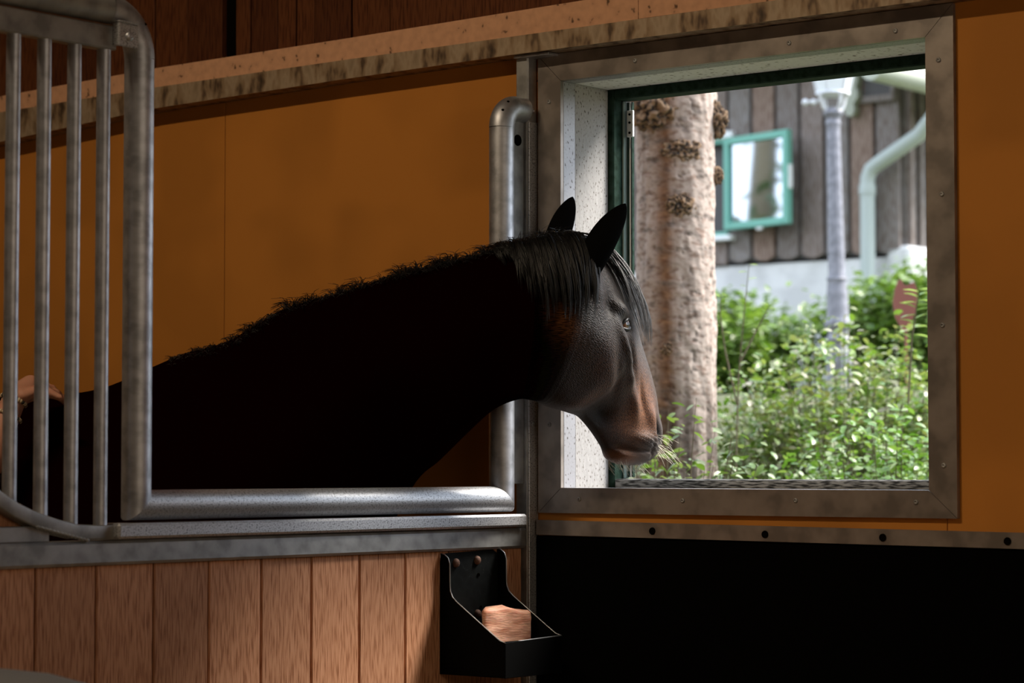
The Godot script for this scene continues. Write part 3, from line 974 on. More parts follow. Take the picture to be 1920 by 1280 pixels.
func skin_out(t: float, a: float, lift: float) -> Vector3:
	var st := station(t)
	var p := skin_at(st, a)
	var p2 := skin_at(st, a + 0.05)
	var p1 := skin_at(st, a - 0.05)
	var ax := ((st[0] as Vector3) + (st[1] as Vector3)) * 0.5
	var tang := (p2 - p1).normalized()
	var along := ((station(t + 0.1)[0] as Vector3) - (station(t - 0.1)[0] as Vector3)).normalized()
	var n := tang.cross(along).normalized()
	if n.dot(p - ax) < 0:
		n = -n
	return p + n * lift

func horse() -> void:
	var sb := Vector3(0.62, 0, 0.785)
	var sm := Vector3(0.80, 0, 0.60)
	# [upper, lower, half width, fullness of upper half, of lower half, side]
	HS = [
		[Vector3(-2.02, 1.42, 1.40), Vector3(-2.00, 1.10, 1.38), 0.06, 0.8, 0.8, sb],
		[Vector3(-1.90, 1.56, 1.30), Vector3(-1.86, 0.95, 1.28), 0.22, 0.85, 0.85, sb],
		[Vector3(-1.68, 1.635, 1.14), Vector3(-1.62, 0.84, 1.10), 0.28, 0.85, 0.9, sb],
		[Vector3(-1.40, 1.615, 0.90), Vector3(-1.34, 0.80, 0.86), 0.29, 0.75, 0.95, sb],
		[Vector3(-1.133, 1.574, 0.68), Vector3(-1.08, 0.80, 0.64), 0.29, 0.7, 0.95, sb],
		[Vector3(-0.90, 1.585, 0.59), Vector3(-0.82, 0.82, 0.53), 0.27, 0.6, 0.9, sb],
		[Vector3(-0.764, 1.641, 0.52), Vector3(-0.66, 0.86, 0.42), 0.25, 0.5, 0.9, sb],
		[Vector3(-0.681, 1.672, 0.495), Vector3(-0.548, 0.919, 0.342), 0.24, 0.5, 0.85, sb],
		[Vector3(-0.566, 1.702, 0.457), Vector3(-0.407, 1.011, 0.287), 0.22, 0.5, 0.8, sb],
		[Vector3(-0.429, 1.772, 0.417), Vector3(-0.278, 1.179, 0.260), 0.18, 0.5, 0.8, sb],
		[Vector3(-0.261, 1.812, 0.377), Vector3(-0.153, 1.356, 0.261), 0.14, 0.55, 0.8, sb],
		[Vector3(-0.113, 1.850, 0.339), Vector3(-0.063, 1.416, 0.271), 0.118, 0.55, 0.8, sb],
		[Vector3(0.007, 1.872, 0.309), Vector3(0.024, 1.482, 0.270), 0.104, 0.55, 0.8, sb],
		[Vector3(0.104, 1.893, 0.272), Vector3(0.088, 1.531, 0.261), 0.095, 0.6, 0.8, sm],
		[Vector3(0.166, 1.909, 0.243), Vector3(0.150, 1.553, 0.250), 0.090, 0.65, 0.8, sm],
		[Vector3(0.209, 1.921, 0.205), Vector3(0.205, 1.550, 0.262), 0.090, 0.75, 0.75, near_side],
		[Vector3(0.231, 1.924, 0.150), Vector3(0.214, 1.543, 0.236), 0.096, 0.85, 0.7, near_side],
		[Vector3(0.245, 1.886, 0.096), Vector3(0.221, 1.534, 0.208), 0.104, 0.95, 0.65, near_side],
		[Vector3(0.256, 1.825, 0.048), Vector3(0.228, 1.528, 0.182), 0.107, 0.98, 0.6, near_side],
		[Vector3(0.265, 1.753, 0.005), Vector3(0.233, 1.522, 0.156), 0.100, 0.98, 0.55, near_side],
		[Vector3(0.272, 1.692, -0.032), Vector3(0.238, 1.516, 0.134), 0.084, 0.9, 0.6, near_side],
		[Vector3(0.279, 1.630, -0.066), Vector3(0.242, 1.503, 0.115), 0.068, 0.88, 0.7, near_side],
		[Vector3(0.283, 1.575, -0.090), Vector3(0.247, 1.478, 0.088), 0.058, 0.88, 0.75, near_side],
		[Vector3(0.285, 1.530, -0.098), Vector3(0.252, 1.452, 0.066), 0.055, 0.9, 0.75, near_side],
		[Vector3(0.287, 1.494, -0.107), Vector3(0.256, 1.430, 0.052), 0.057, 0.9, 0.75, near_side],
		[Vector3(0.287, 1.462, -0.106), Vector3(0.259, 1.416, 0.040), 0.053, 0.9, 0.8, near_side],
		[Vector3(0.285, 1.436, -0.096), Vector3(0.263, 1.408, 0.020), 0.045, 0.92, 0.9, near_side],
		[Vector3(0.281, 1.420, -0.075), Vector3(0.268, 1.404, -0.010), 0.034, 0.95, 0.95, near_side],
		[Vector3(0.278, 1.410, -0.055), Vector3(0.274, 1.404, -0.035), 0.014, 1.0, 1.0, near_side],
	]
	var t := thing("horse", "dark bay horse leaning its neck through the stall opening to look out the window", "horse", Vector3(-0.9, 0.0, 0.6))
	var nz := FastNoiseLite.new()
	nz.seed = 8
	nz.frequency = 1.0
	var rings := []
	var cols := []
	var last := HS.size() - 1.0
	var ts := []
	var tt := 0.0
	while tt < last:
		ts.append(tt)
		tt += 0.16 if tt < 12.0 else (0.09 if tt < 15.0 else 0.055)
	ts.append(last - 0.001)
	for tv in ts:
		var st := station(tv)
		var ring := PackedVector3Array()
		var col := PackedColorArray()
		var headw := smoothstep(14.2, 16.4, tv)
		for k in 112:
			var a := TAU * k / 112.0
			var p := skin_at(st, a)
			var q := Vector2((p - poll).dot(fore), p.y - poll.y)
			var side := (p - poll).dot(near_side)
			if headw > 0.0:
				var axis: Vector3 = ((st[0] as Vector3) + (st[1] as Vector3)) * 0.5
				var out := (p - axis)
				out = (near_side * out.dot(near_side) * 1.8 + out * 0.4).normalized()
				p += out * relief(q, side) * headw
			elif tv > 7.0:
				# soft muscle of the neck
				p += Vector3(sb.x, 0, sb.z) * sin(a) * 0.012 * sin(tv * 1.9 + cos(a) * 2.0)
			ring.append(p)
			col.append(coat_and_shade(q, p, headw, nz))
		rings.append(ring)
		cols.append(col)
	var b := MB.new()
	b.grid(rings, true, true, cols)
	var skin_end := b.V.size()
	b.tint = Color(0.004, 0.0036, 0.0032)
	for s in [-1.0, 1.0]:
		var o: Vector3 = sb * 0.13 * s
		b.tube([Vector3(-0.60, 1.15, 0.42) + o, Vector3(-0.59, 0.85, 0.41) + o, Vector3(-0.57, 0.52, 0.40) + o, Vector3(-0.57, 0.44, 0.40) + o, Vector3(-0.58, 0.2, 0.41) + o, Vector3(-0.56, 0.12, 0.395) + o, Vector3(-0.53, 0.06, 0.37) + o, Vector3(-0.52, 0.0, 0.36) + o], [0.13, 0.085, 0.055, 0.05, 0.036, 0.045, 0.05, 0.062], 20)
		b.tube([Vector3(-1.66, 1.25, 1.12) + o, Vector3(-1.58, 0.95, 1.06) + o, Vector3(-1.72, 0.62, 1.17) + o, Vector3(-1.77, 0.52, 1.21) + o, Vector3(-1.73, 0.2, 1.18) + o, Vector3(-1.70, 0.12, 1.155) + o, Vector3(-1.66, 0.06, 1.12) + o, Vector3(-1.65, 0.0, 1.115) + o], [0.2, 0.14, 0.075, 0.06, 0.038, 0.046, 0.05, 0.064], 20)
	# ears, part of the same skin
	ear(b, Vector3(0.288, 1.850, 0.172), Vector3(0.335, 2.003, 0.086), Vector3(-0.35, 0.1, -0.93), 0.032)
	ear(b, Vector3(0.172, 1.892, 0.152), Vector3(0.187, 2.028, 0.090), Vector3(-0.5, 0.1, -0.85), 0.026)
	var body := part(b, "body", M.coat, t)
	# neck and trunk carry the duller coat, the head the glossy one
	var marks := [14.0, 14.5, 14.9, 15.3, 15.7, 16.1]
	var mats: Array = [M.coat_body]
	for i in 5:
		var m: StandardMaterial3D = M.coat.duplicate()
		m.resource_name = "horse_coat"
		m.roughness = lerpf(0.9, 0.5, (i + 1) / 6.0)
		m.metallic_specular = lerpf(0.04, 0.4, pow((i + 1) / 6.0, 1.5))
		m.rim = 0.22 * pow((i + 1) / 6.0, 2.0)
		mats.append(m)
	mats.append(M.coat)
	var bands := []
	for i in 7:
		bands.append(PackedInt32Array())
	for i in range(0, b.I.size(), 3):
		var v := b.I[i]
		var w := 0
		if v < skin_end:
			var tv: float = ts[mini(v / 112, ts.size() - 1)]
			for mk in marks:
				if tv >= mk:
					w += 1
		bands[w].append_array(b.I.slice(i, i + 3))
	var whole := ArrayMesh.new()
	for ix in bands:
		var arr: Array = body.mesh.surface_get_arrays(0)
		arr[Mesh.ARRAY_INDEX] = ix
		whole.add_surface_from_arrays(Mesh.PRIMITIVE_TRIANGLES, arr)
	body.mesh = whole
	for i in 7:
		body.set_surface_override_material(i, mats[i])
	# eye
	for s in [1.0, -1.0]:
		eye(t, s)
	mane(t)
	whiskers(t)
	# tail
	b = MB.new()
	var rng := RandomNumberGenerator.new()
	rng.seed = 12
	for i in 120:
		var e := Vector3(rng.randf_range(-0.06, 0.06), 0, rng.randf_range(-0.06, 0.06))
		b.tube([Vector3(-1.99, 1.42, 1.38), Vector3(-2.1, 1.3, 1.46) + e * 0.6, Vector3(-2.14, 0.95, 1.49) + e, Vector3(-2.13, 0.55, 1.48) + e * 1.2], [0.012, 0.01, 0.008, 0.003], 4, false)
	part(b, "tail", M.mane, t, "", "stuff")

func ear(b: MB, base: Vector3, tip: Vector3, open_to: Vector3, w: float) -> void:
	var ax := (tip - base)
	var up := ax.normalized()
	var face := (open_to - up * open_to.dot(up)).normalized()
	var sx := up.cross(face).normalized()
	var rings := []
	var cols := []
	for i in 25:
		var f := i / 24.0
		var wid := w * (0.98 + 0.42 * f - 0.2 * f * f) * pow(maxf(0.0, 1.0 - pow(f, 2.6)), 0.75) + 0.0012
		var dep := wid * lerpf(0.85, 0.42, f)
		var c := base + ax * f - face * 0.012 * sin(f * PI) + sx * 0.0
		var ring := PackedVector3Array()
		var col := PackedColorArray()
		for k in 40:
			var a := TAU * k / 40.0
			var x := sin(a) * wid
			var z := cos(a) * dep
			# hollow on the open side
			if cos(a) > 0.0:
				z = dep * (cos(a) * 0.9 - 1.35 * pow(cos(a), 2.0) * smoothstep(0.05, 0.3, f))
			ring.append(c + sx * x + face * z)
			col.append(Color(0.006, 0.005, 0.0045))
		rings.append(ring)
		cols.append(col)
	b.grid(rings, true, true, cols)

func eye(t: Node3D, s: float) -> void:
	var q := Vector2(0.104, -0.206)
	var c := poll + fore * q.x + Vector3.UP * q.y + near_side * s * 0.072
	var b := MB.new()
	var rings := []
	var cols := []
	var look := (near_side * s * 0.9 + fore * 0.45).normalized()
	var up := Vector3.UP
	var sx := up.cross(look).normalized()
	up = look.cross(sx)
	for i in 25:
		var th := PI * i / 24.0
		var ring := PackedVector3Array()
		var col := PackedColorArray()
		for k in 32:
			var a := TAU * k / 32.0
			var d := look * cos(th) + (sx * cos(a) + up * sin(a)) * sin(th)
			ring.append(c + d * 0.0215)
			var pup := Vector2(sin(th) * cos(a) * 0.6, sin(th) * sin(a) * 1.3).length()
			col.append(Color(0.003, 0.002, 0.002) if pup < 0.3 else (Color(0.16, 0.07, 0.03) if pup < 0.62 else Color(0.02, 0.012, 0.01)))
		rings.append(ring)
		cols.append(col)
	b.grid(rings, true, false, cols)
	part(b, "eye", M.eye, t)
	# lids: two curved rolls over the eyeball
	b = MB.new()
	for lid in [1.0, -1.0]:
		var pts := []
		var rad := []
		for i in 15:
			var f := i / 14.0
			var a := lerpf(-1.25, 1.25, f)
			var h: float = lid * (0.62 if lid > 0 else 0.5) * cos(a * 1.15)
			var d := (look * cos(a) * cos(h) + sx * sin(a) * cos(h) + up * (sin(h) + sin(a) * 0.25)).normalized()
			pts.append(c + d * 0.0222)
			rad.append(0.0022 + 0.0022 * cos(a))
		b.tube(pts, rad, 10)
	b.tint = Color(0.01, 0.008, 0.007)
	part(b, "eyelid", M.mane, t)

func mane(t: Node3D) -> void:
	var rng := RandomNumberGenerator.new()
	rng.seed = 77
	var b := MB.new()
	# long locks on the near side just behind the ears
	for i in 230:
		var tl := rng.randf_range(12.9, 16.05)
		var lock_len := lerpf(0.03, 0.175, smoothstep(12.9, 14.6, tl)) * rng.randf_range(0.72, 1.06)
		var lock_a := rng.randf_range(-0.25, 0.12)
		var lock_lift := rng.randf_range(0.002, 0.012)
		var drift := rng.randf_range(-0.02, 0.32)
		for s in 12:
			var t0 := tl + rng.randfn() * 0.035
			var length := lock_len * rng.randf_range(0.72, 1.05)
			var st := station(t0)
			var half: float = ((st[0] as Vector3) - (st[1] as Vector3)).length() * 0.5
			var pts := []
			for k in 9:
				var f := k / 8.0
				var c := clampf(1.0 - f * length / half, -0.9, 1.0)
				var taper := lerpf(t0, tl, f * 0.7)
				pts.append(skin_out(taper + drift * f, lock_a + acos(c), lock_lift + 0.008 * sin(f * PI * 0.8) + 0.002 * s * 0.2))
			b.tube(pts, [0.0006, 0.0008, 0.0008, 0.0008, 0.0008, 0.0007, 0.0006, 0.0004, 0.0002], 3, false)
	# short ruffled hair along the crest towards the withers
	for i in 2600:
		var t0 := rng.randf_range(6.6, 15.6)
		var tuft := sin(t0 * 7.0) * 0.5 + sin(t0 * 17.3 + 1.0) * 0.5
		var len := (0.034 + 0.012 * tuft) * rng.randf_range(0.5, 1.25) * lerpf(0.45, 1.0, smoothstep(7.4, 9.0, t0))
		var base := skin_out(t0, rng.randf_range(-0.3, 0.35), -0.002)
		var dir := Vector3(rng.randf_range(-0.9, 0.5), rng.randf_range(0.25, 0.75), rng.randf_range(-0.2, 0.5)).normalized()
		if tuft < 0.0:
			dir.y *= 0.5
		var mid := base + dir * len * 0.55
		var end := mid + (dir + Vector3(0.35, -0.9, 0.35)).normalized() * len * 0.6
		b.tube([base, mid, end], [0.0009, 0.0008, 0.0003], 3, false)
	part(b, "mane", M.mane, t, "", "stuff")
	# forelock: falls between the ears over the forehead
	b = MB.new()
	for i in 60:
		var f0 := rng.randf()
		var tl := lerpf(15.6, 16.5, f0)
		var al := rng.randf_range(-0.2, 0.3)
		var ae := rng.randf_range(-0.2, 1.0)
		var te := rng.randf_range(17.6, 19.7)
		var up := rng.randf_range(0.004, 0.03)
		var stray := 0.3 if i % 5 == 0 else 0.07
		for s in 12:
			var pts := []
			var e2 := te + rng.randfn() * stray * 1.5
			var a2 := ae + rng.randfn() * stray * 0.6
			for k in 9:
				var f := k / 8.0
				pts.append(skin_out(lerpf(tl, e2, f), lerpf(al, a2, f), up * (0.5 + 0.9 * sin(f * 2.6))))
			b.tube(pts, [0.0005, 0.0006, 0.0006, 0.0006, 0.0006, 0.0005, 0.0004, 0.0003, 0.0002], 3, false)
	part(b, "forelock", M.forelock, t, "", "stuff")
	# fine loose hairs behind the far ear
	b = MB.new()
	for i in 26:
		var p := skin_out(rng.randf_range(14.8, 15.9), rng.randf_range(-0.4, 0.1), 0.0)
		var d := Vector3(rng.randf_range(-0.5, 0.7), rng.randf_range(0.3, 0.9), rng.randf_range(-0.2, 0.2)).normalized() * rng.randf_range(0.012, 0.03)
		b.tube([p, p + d * 0.6, p + d + Vector3(rng.randf_range(-0.01, 0.01), -0.002, 0)], [0.0004, 0.0004, 0.0002], 3, false)
	part(b, "loose_hair", M.whisker, t, "", "stuff")

func whiskers(t: Node3D) -> void:
	var rng := RandomNumberGenerator.new()
	rng.seed = 5
	var b := MB.new()
	var rt := Vector3(0.785, 0, -0.62)
	for i in 26:
		var p := poll + fore * rng.randf_range(0.232, 0.25) + Vector3(0, rng.randf_range(-0.50, -0.455), 0) + near_side * rng.randf_range(0.0, 0.04)
		var d := (rt * rng.randf_range(0.4, 1.0) + Vector3(0, rng.randf_range(-0.75, 0.0), 0)).normalized()
		var l := rng.randf_range(0.02, 0.075)
		b.tube([p, p + d * l * 0.4, p + d * l * 0.75 + Vector3(0, -0.004, 0), p + d * l + Vector3(0, -0.013, 0)], [0.0006, 0.00055, 0.0004, 0.00025], 3, false)
	for i in 60:
		var p := poll + fore * rng.randf_range(0.13, 0.225) + Vector3(0, rng.randf_range(-0.522, -0.51), 0) + near_side * rng.randf_range(-0.02, 0.035)
		var d := (rt * rng.randf_range(-0.1, 0.6) + Vector3(0, -1, 0)).normalized()
		var l := rng.randf_range(0.012, 0.04)
		b.tube([p, p + d * l * 0.5, p + d * l + rt * l * 0.25], [0.0004, 0.00035, 0.0002], 3, false)
	part(b, "whisker", M.whisker, t, "pale whiskers", "stuff")

# ------------------------------------------------------------------ a person's hand on the horse's back
# surface net of a field made of tapered capsules [a, b, ra, rb]
func flesh(b: MB, bones: Array, cell: float, blend: float) -> void:
	var lo := Vector3(1e9, 1e9, 1e9)
	var hi := -lo
	for q in bones:
		for e in [[q[0], q[2]], [q[1], q[3]]]:
			lo = lo.min((e[0] as Vector3) - Vector3.ONE * (e[1] + blend + cell * 2))
			hi = hi.max((e[0] as Vector3) + Vector3.ONE * (e[1] + blend + cell * 2))
	var n := Vector3i(((hi - lo) / cell).ceil()) + Vector3i.ONE
	var field := PackedFloat32Array()
	field.resize(n.x * n.y * n.z)
	field.fill(0.0)
	var far := PackedByteArray()
	far.resize(field.size())
	far.fill(0)
	# exponential smooth minimum, summed bone by bone near each bone only
	var kk := 1.0 / blend
	for q in bones:
		var a: Vector3 = q[0]
		var c: Vector3 = q[1]
		var reach: float = maxf(q[2], q[3]) + blend * 5.0 + cell * 2
		var l := ((a.min(c) - Vector3.ONE * reach - lo) / cell).floor().max(Vector3.ZERO)
		var h := ((a.max(c) + Vector3.ONE * reach - lo) / cell).ceil().min(Vector3(n) - Vector3.ONE)
		var ac := c - a
		var ll := maxf(ac.length_squared(), 1e-9)
		for z in range(int(l.z), int(h.z) + 1):
			for y in range(int(l.y), int(h.y) + 1):
				var row := (z * n.y + y) * n.x
				for x in range(int(l.x), int(h.x) + 1):
					var p := lo + Vector3(x, y, z) * cell
					var f := clampf((p - a).dot(ac) / ll, 0.0, 1.0)
					var d: float = (p - a - ac * f).length() - lerpf(q[2], q[3], f)
					field[row + x] += exp(-d * kk * 2.0)
	for i in field.size():
		field[i] = 1.0 - field[i]
	var id := PackedInt32Array()
	id.resize(field.size())
	id.fill(-1)
	var base := b.V.size()
	var off := [0, 1, n.x, n.x + 1, n.x * n.y, n.x * n.y + 1, n.x * n.y + n.x, n.x * n.y + n.x + 1]
	var cor := [Vector3(0, 0, 0), Vector3(1, 0, 0), Vector3(0, 1, 0), Vector3(1, 1, 0), Vector3(0, 0, 1), Vector3(1, 0, 1), Vector3(0, 1, 1), Vector3(1, 1, 1)]
	var edges := [[0, 1], [2, 3], [4, 5], [6, 7], [0, 2], [1, 3], [4, 6], [5, 7], [0, 4], [1, 5], [2, 6], [3, 7]]
	for z in n.z - 1:
		for y in n.y - 1:
			for x in n.x - 1:
				var i := (z * n.y + y) * n.x + x
				var s := 0
				for k in 8:
					if field[i + off[k]] < 0.0:
						s += 1
				if s == 0 or s == 8:
					continue
				var sum := Vector3.ZERO
				var cnt := 0
				for e in edges:
					var f0: float = field[i + off[e[0]]]
					var f1: float = field[i + off[e[1]]]
					if (f0 < 0.0) != (f1 < 0.0):
						# log keeps the crossing close to the true distance
						var g0 := -log(maxf(1.0 - f0, 1e-9))
						var g1 := -log(maxf(1.0 - f1, 1e-9))
						sum += (cor[e[0]] as Vector3).lerp(cor[e[1]], g0 / (g0 - g1))
						cnt += 1
				var v := lo + (Vector3(x, y, z) + sum / cnt) * cell
				var gr := Vector3(field[i + 1] - field[i] + field[i + off[7]] - field[i + off[6]], field[i + off[2]] - field[i] + field[i + off[7]] - field[i + off[5]], field[i + off[4]] - field[i] + field[i + off[7]] - field[i + off[3]])
				id[i] = b.put(v, gr.normalized())
	for z in range(1, n.z - 1):
		for y in range(1, n.y - 1):
			for x in range(1, n.x - 1):
				var i := (z * n.y + y) * n.x + x
				var ins := field[i] < 0.0
				for ax in 3:
					var st: int = [1, n.x, n.x * n.y][ax]
					if (field[i + st] < 0.0) == ins:
						continue
					var u: int = [n.x, n.x * n.y, 1][ax]
					var w: int = [n.x * n.y, 1, n.x][ax]
					var q := [id[i - u - w], id[i - w], id[i], id[i - u]]
					if q[0] < 0 or q[1] < 0 or q[2] < 0 or q[3] < 0:
						continue
					# outside on the +axis side when the inside is here; Godot wants clockwise
					if ins:
						b.I.append_array(PackedInt32Array([q[0], q[2], q[1], q[0], q[3], q[2]]))
					else:
						b.I.append_array(PackedInt32Array([q[0], q[1], q[2], q[0], q[2], q[3]]))

func person() -> void:
	var rt := Vector3(0.785, 0, -0.62)      # to the right as seen from the opening
	var bk := Vector3(-0.62, 0, -0.785)     # away
	var t := thing("person", "person behind the bars, hand with patterned bracelets resting on the horse's back", "person", Vector3(-1.15, 0, 1.3))
	var wrist := Vector3(-0.862, 1.566, 0.862)
	var palm := wrist + rt * 0.026 + Vector3(0, 0.026, 0) + bk * 0.04
	var elbow := wrist - rt * 0.085 + Vector3(0, -0.225, 0) - bk * 0.06
	var shoulder := elbow - rt * 0.16 + Vector3(0, 0.19, 0) - bk * 0.10
	var b := MB.new()
	var bones := [
		[elbow, elbow.lerp(wrist, 0.35), 0.038, 0.040],
		[elbow.lerp(wrist, 0.35), wrist, 0.040, 0.026],
		[wrist, palm, 0.026, 0.024],
	]
	var fd := (rt * 0.42 + bk * 0.85 + Vector3(0, -0.12, 0)).normalized()
	var across := (bk * 0.4 - rt * 0.75 + Vector3(0, 0.35, 0)).normalized()
	for k in 4:
		var kn: Vector3 = palm + fd * 0.035 + across * (k - 1.3) * 0.019 + Vector3(0, 0.004 - 0.004 * absf(k - 1.5), 0)
		bones.append([wrist + across * (k - 1.5) * 0.008, kn, 0.017, 0.0125])
		var l: float = [0.036, 0.042, 0.040, 0.031][k]
		var p1 := kn + (fd + Vector3(0, 0.05, 0)).normalized() * l
		var p2 := p1 + (fd + Vector3(0, -0.35, 0)).normalized() * l * 0.62
		var p3 := p2 + (fd + Vector3(0, -0.55, 0)).normalized() * l * 0.5
		bones.append([kn, p1, 0.0105, 0.0092])
		bones.append([p1, p2, 0.0092, 0.0085])
		bones.append([p2, p3, 0.0085, 0.0072])
	var th0 := wrist + rt * 0.02 - bk * 0.012
	var th1 := th0 + rt * 0.03 + bk * 0.012 + Vector3(0, 0.012, 0)
	bones.append([th0, th1, 0.016, 0.0125])
	bones.append([th1, th1 + rt * 0.028 + Vector3(0, -0.006, 0), 0.0115, 0.0105])
	bones.append([th1 + rt * 0.028 + Vector3(0, -0.006, 0), th1 + rt * 0.052 + Vector3(0, -0.016, 0), 0.0105, 0.0085])
	flesh(b, bones, 0.0045, 0.006)
	# head and neck, part of the same skin group
	var foot := Vector3(-1.20, 0, 1.42)
	var hips := foot + Vector3(0, 0.95, 0)
	var chest := foot + Vector3(0, 1.25, 0)
	var neck := foot + Vector3(0, 1.46, 0)
	var head := neck + Vector3(0, 0.15, 0) + bk * 0.03
	var look := (bk * 0.8 + rt * 0.5).normalized()
	var lat := look.cross(Vector3.UP)
	flesh(b, [[elbow.lerp(wrist, 0.12), elbow, 0.036, 0.042], [elbow, chest + rt * 0.14 + Vector3(0, 0.1, 0), 0.042, 0.05], [chest + rt * 0.14 + Vector3(0, 0.1, 0), neck - Vector3(0, 0.03, 0), 0.05, 0.05], [neck - Vector3(0, 0.03, 0), head - Vector3(0, 0.06, 0), 0.05, 0.05], [head, head + Vector3(0, 0.03, 0), 0.078, 0.08], [head + look * 0.03 - Vector3(0, 0.05, 0), head + look * 0.045 - Vector3(0, 0.075, 0), 0.05, 0.035],
		[head + look * 0.085, head + look * 0.098 - Vector3(0, 0.03, 0), 0.008, 0.014], [head + look * 0.075 - Vector3(0, 0.058, 0) - lat * 0.016, head + look * 0.075 - Vector3(0, 0.058, 0) + lat * 0.016, 0.009, 0.009],
		[head + lat * 0.078 + Vector3(0, 0.01, 0), head + lat * 0.08 - Vector3(0, 0.03, 0), 0.012, 0.008], [head - lat * 0.078 + Vector3(0, 0.01, 0), head - lat * 0.08 - Vector3(0, 0.03, 0), 0.012, 0.008]], 0.009, 0.012)
	part(b, "body", M.skin, t)
	# sleeve and clothes
	b = MB.new()
	var sh2 := chest + lat * -0.17 + Vector3(0, 0.12, 0)
	flesh(b, [[elbow.lerp(wrist, 0.18), elbow, 0.046, 0.052], [elbow, chest + rt * 0.14 + Vector3(0, 0.1, 0), 0.052, 0.065], [chest + Vector3(0, 0.12, 0) + rt * 0.12, chest + Vector3(0, 0.12, 0) - rt * 0.17, 0.07, 0.07], [chest + Vector3(0, 0.04, 0), hips, 0.145, 0.135],
		[chest + Vector3(0, 0.12, 0) - rt * 0.19, chest - rt * 0.23 - Vector3(0, 0.2, 0), 0.06, 0.05], [chest - rt * 0.23 - Vector3(0, 0.2, 0), hips - rt * 0.2 - Vector3(0, 0.1, 0) + bk * 0.08, 0.05, 0.035]], 0.018, 0.02)
	part(b, "jumper", M.sleeve, t)
	b = MB.new()
	flesh(b, [[hips - Vector3(0, 0.02, 0), hips - Vector3(0, 0.08, 0), 0.135, 0.13], [hips + rt * 0.08 - Vector3(0, 0.1, 0), foot + rt * 0.09 + Vector3(0, 0.48, 0), 0.085, 0.06], [foot + rt * 0.09 + Vector3(0, 0.48, 0), foot + rt * 0.09 + Vector3(0, 0.09, 0), 0.06, 0.045],
		[hips - rt * 0.08 - Vector3(0, 0.1, 0), foot - rt * 0.09 + Vector3(0, 0.48, 0), 0.085, 0.06], [foot - rt * 0.09 + Vector3(0, 0.48, 0), foot - rt * 0.09 + Vector3(0, 0.09, 0), 0.06, 0.045]], 0.018, 0.02)
	part(b, "trousers", M.trousers, t)
	b = MB.new()
	for s in [-1.0, 1.0]:
		var f: Vector3 = foot + rt * 0.09 * s
		flesh(b, [[f + Vector3(0, 0.12, 0), f + Vector3(0, 0.05, 0), 0.052, 0.05], [f + Vector3(0, 0.045, 0), f + look * 0.15 + Vector3(0, 0.035, 0), 0.044, 0.034]], 0.016, 0.015)
	part(b, "boot", M.leather, t)
	b = MB.new()
	flesh(b, [[head + Vector3(0, 0.045, 0) - look * 0.015, head - look * 0.03 - Vector3(0, 0.03, 0), 0.088, 0.07], [head - look * 0.06, head - look * 0.07 - Vector3(0, 0.16, 0), 0.05, 0.03]], 0.014, 0.015)
	part(b, "hair", M.hairdark, t)
	# bracelets round the wrist
	var fa := (wrist - elbow).normalized()
	for q in [[0.012, 0.030, 30, 0.0046, "bracelet"], [0.052, 0.0345, 36, 0.0035, "bracelet"]]:
		var c: Vector3 = wrist - fa * q[0]
		var x := fa.cross(bk).normalized()
		var y := x.cross(fa)
		b = MB.new()
		var b2 := MB.new()
		for k in q[2]:
			var a: float = TAU * k / q[2]
			var p: Vector3 = c + (x * cos(a) + y * sin(a)) * q[1]
			var m := b if k % 3 else b2
			var pr := []
			for j in 7:
				var h := -PI / 2 + PI * j / 6.0
				pr.append(Vector2(maxf(cos(h) * q[3], 0.0003), sin(h) * q[3] * 1.25))
			m.lathe(pr, p, 10, Basis(x, fa, x.cross(fa)))
		var br := part(b, q[4], M.bead, t, "bracelet of pale patterned beads")
		part(b2, "dark_bead", M.bead_dark, br)
	
# ------------------------------------------------------------------ outside the window
func ground_y(x: float, z: float) -> float:
	return lerpf(0.25, 1.75, smoothstep(0.5, 5.5, -z))

func outside() -> void:
	# sloping garden
	var b := MB.new()
	var rings := []
	for i in 24:
		var z := -0.24 - i * i * 0.055 - i * 0.2
		var ring := PackedVector3Array()
		for k in 24:
			var x := lerpf(-22.0, 18.0, k / 23.0)
			ring.append(Vector3(x, ground_y(x, z), z))
		rings.append(ring)
	b.grid(rings, false, false, [], false)
	var g := part(b, "ground", M.soil, self)
	g.set_meta("kind", "structure")
	house()
	street_lamp()
	tree()
	shrubs()
	ornament()

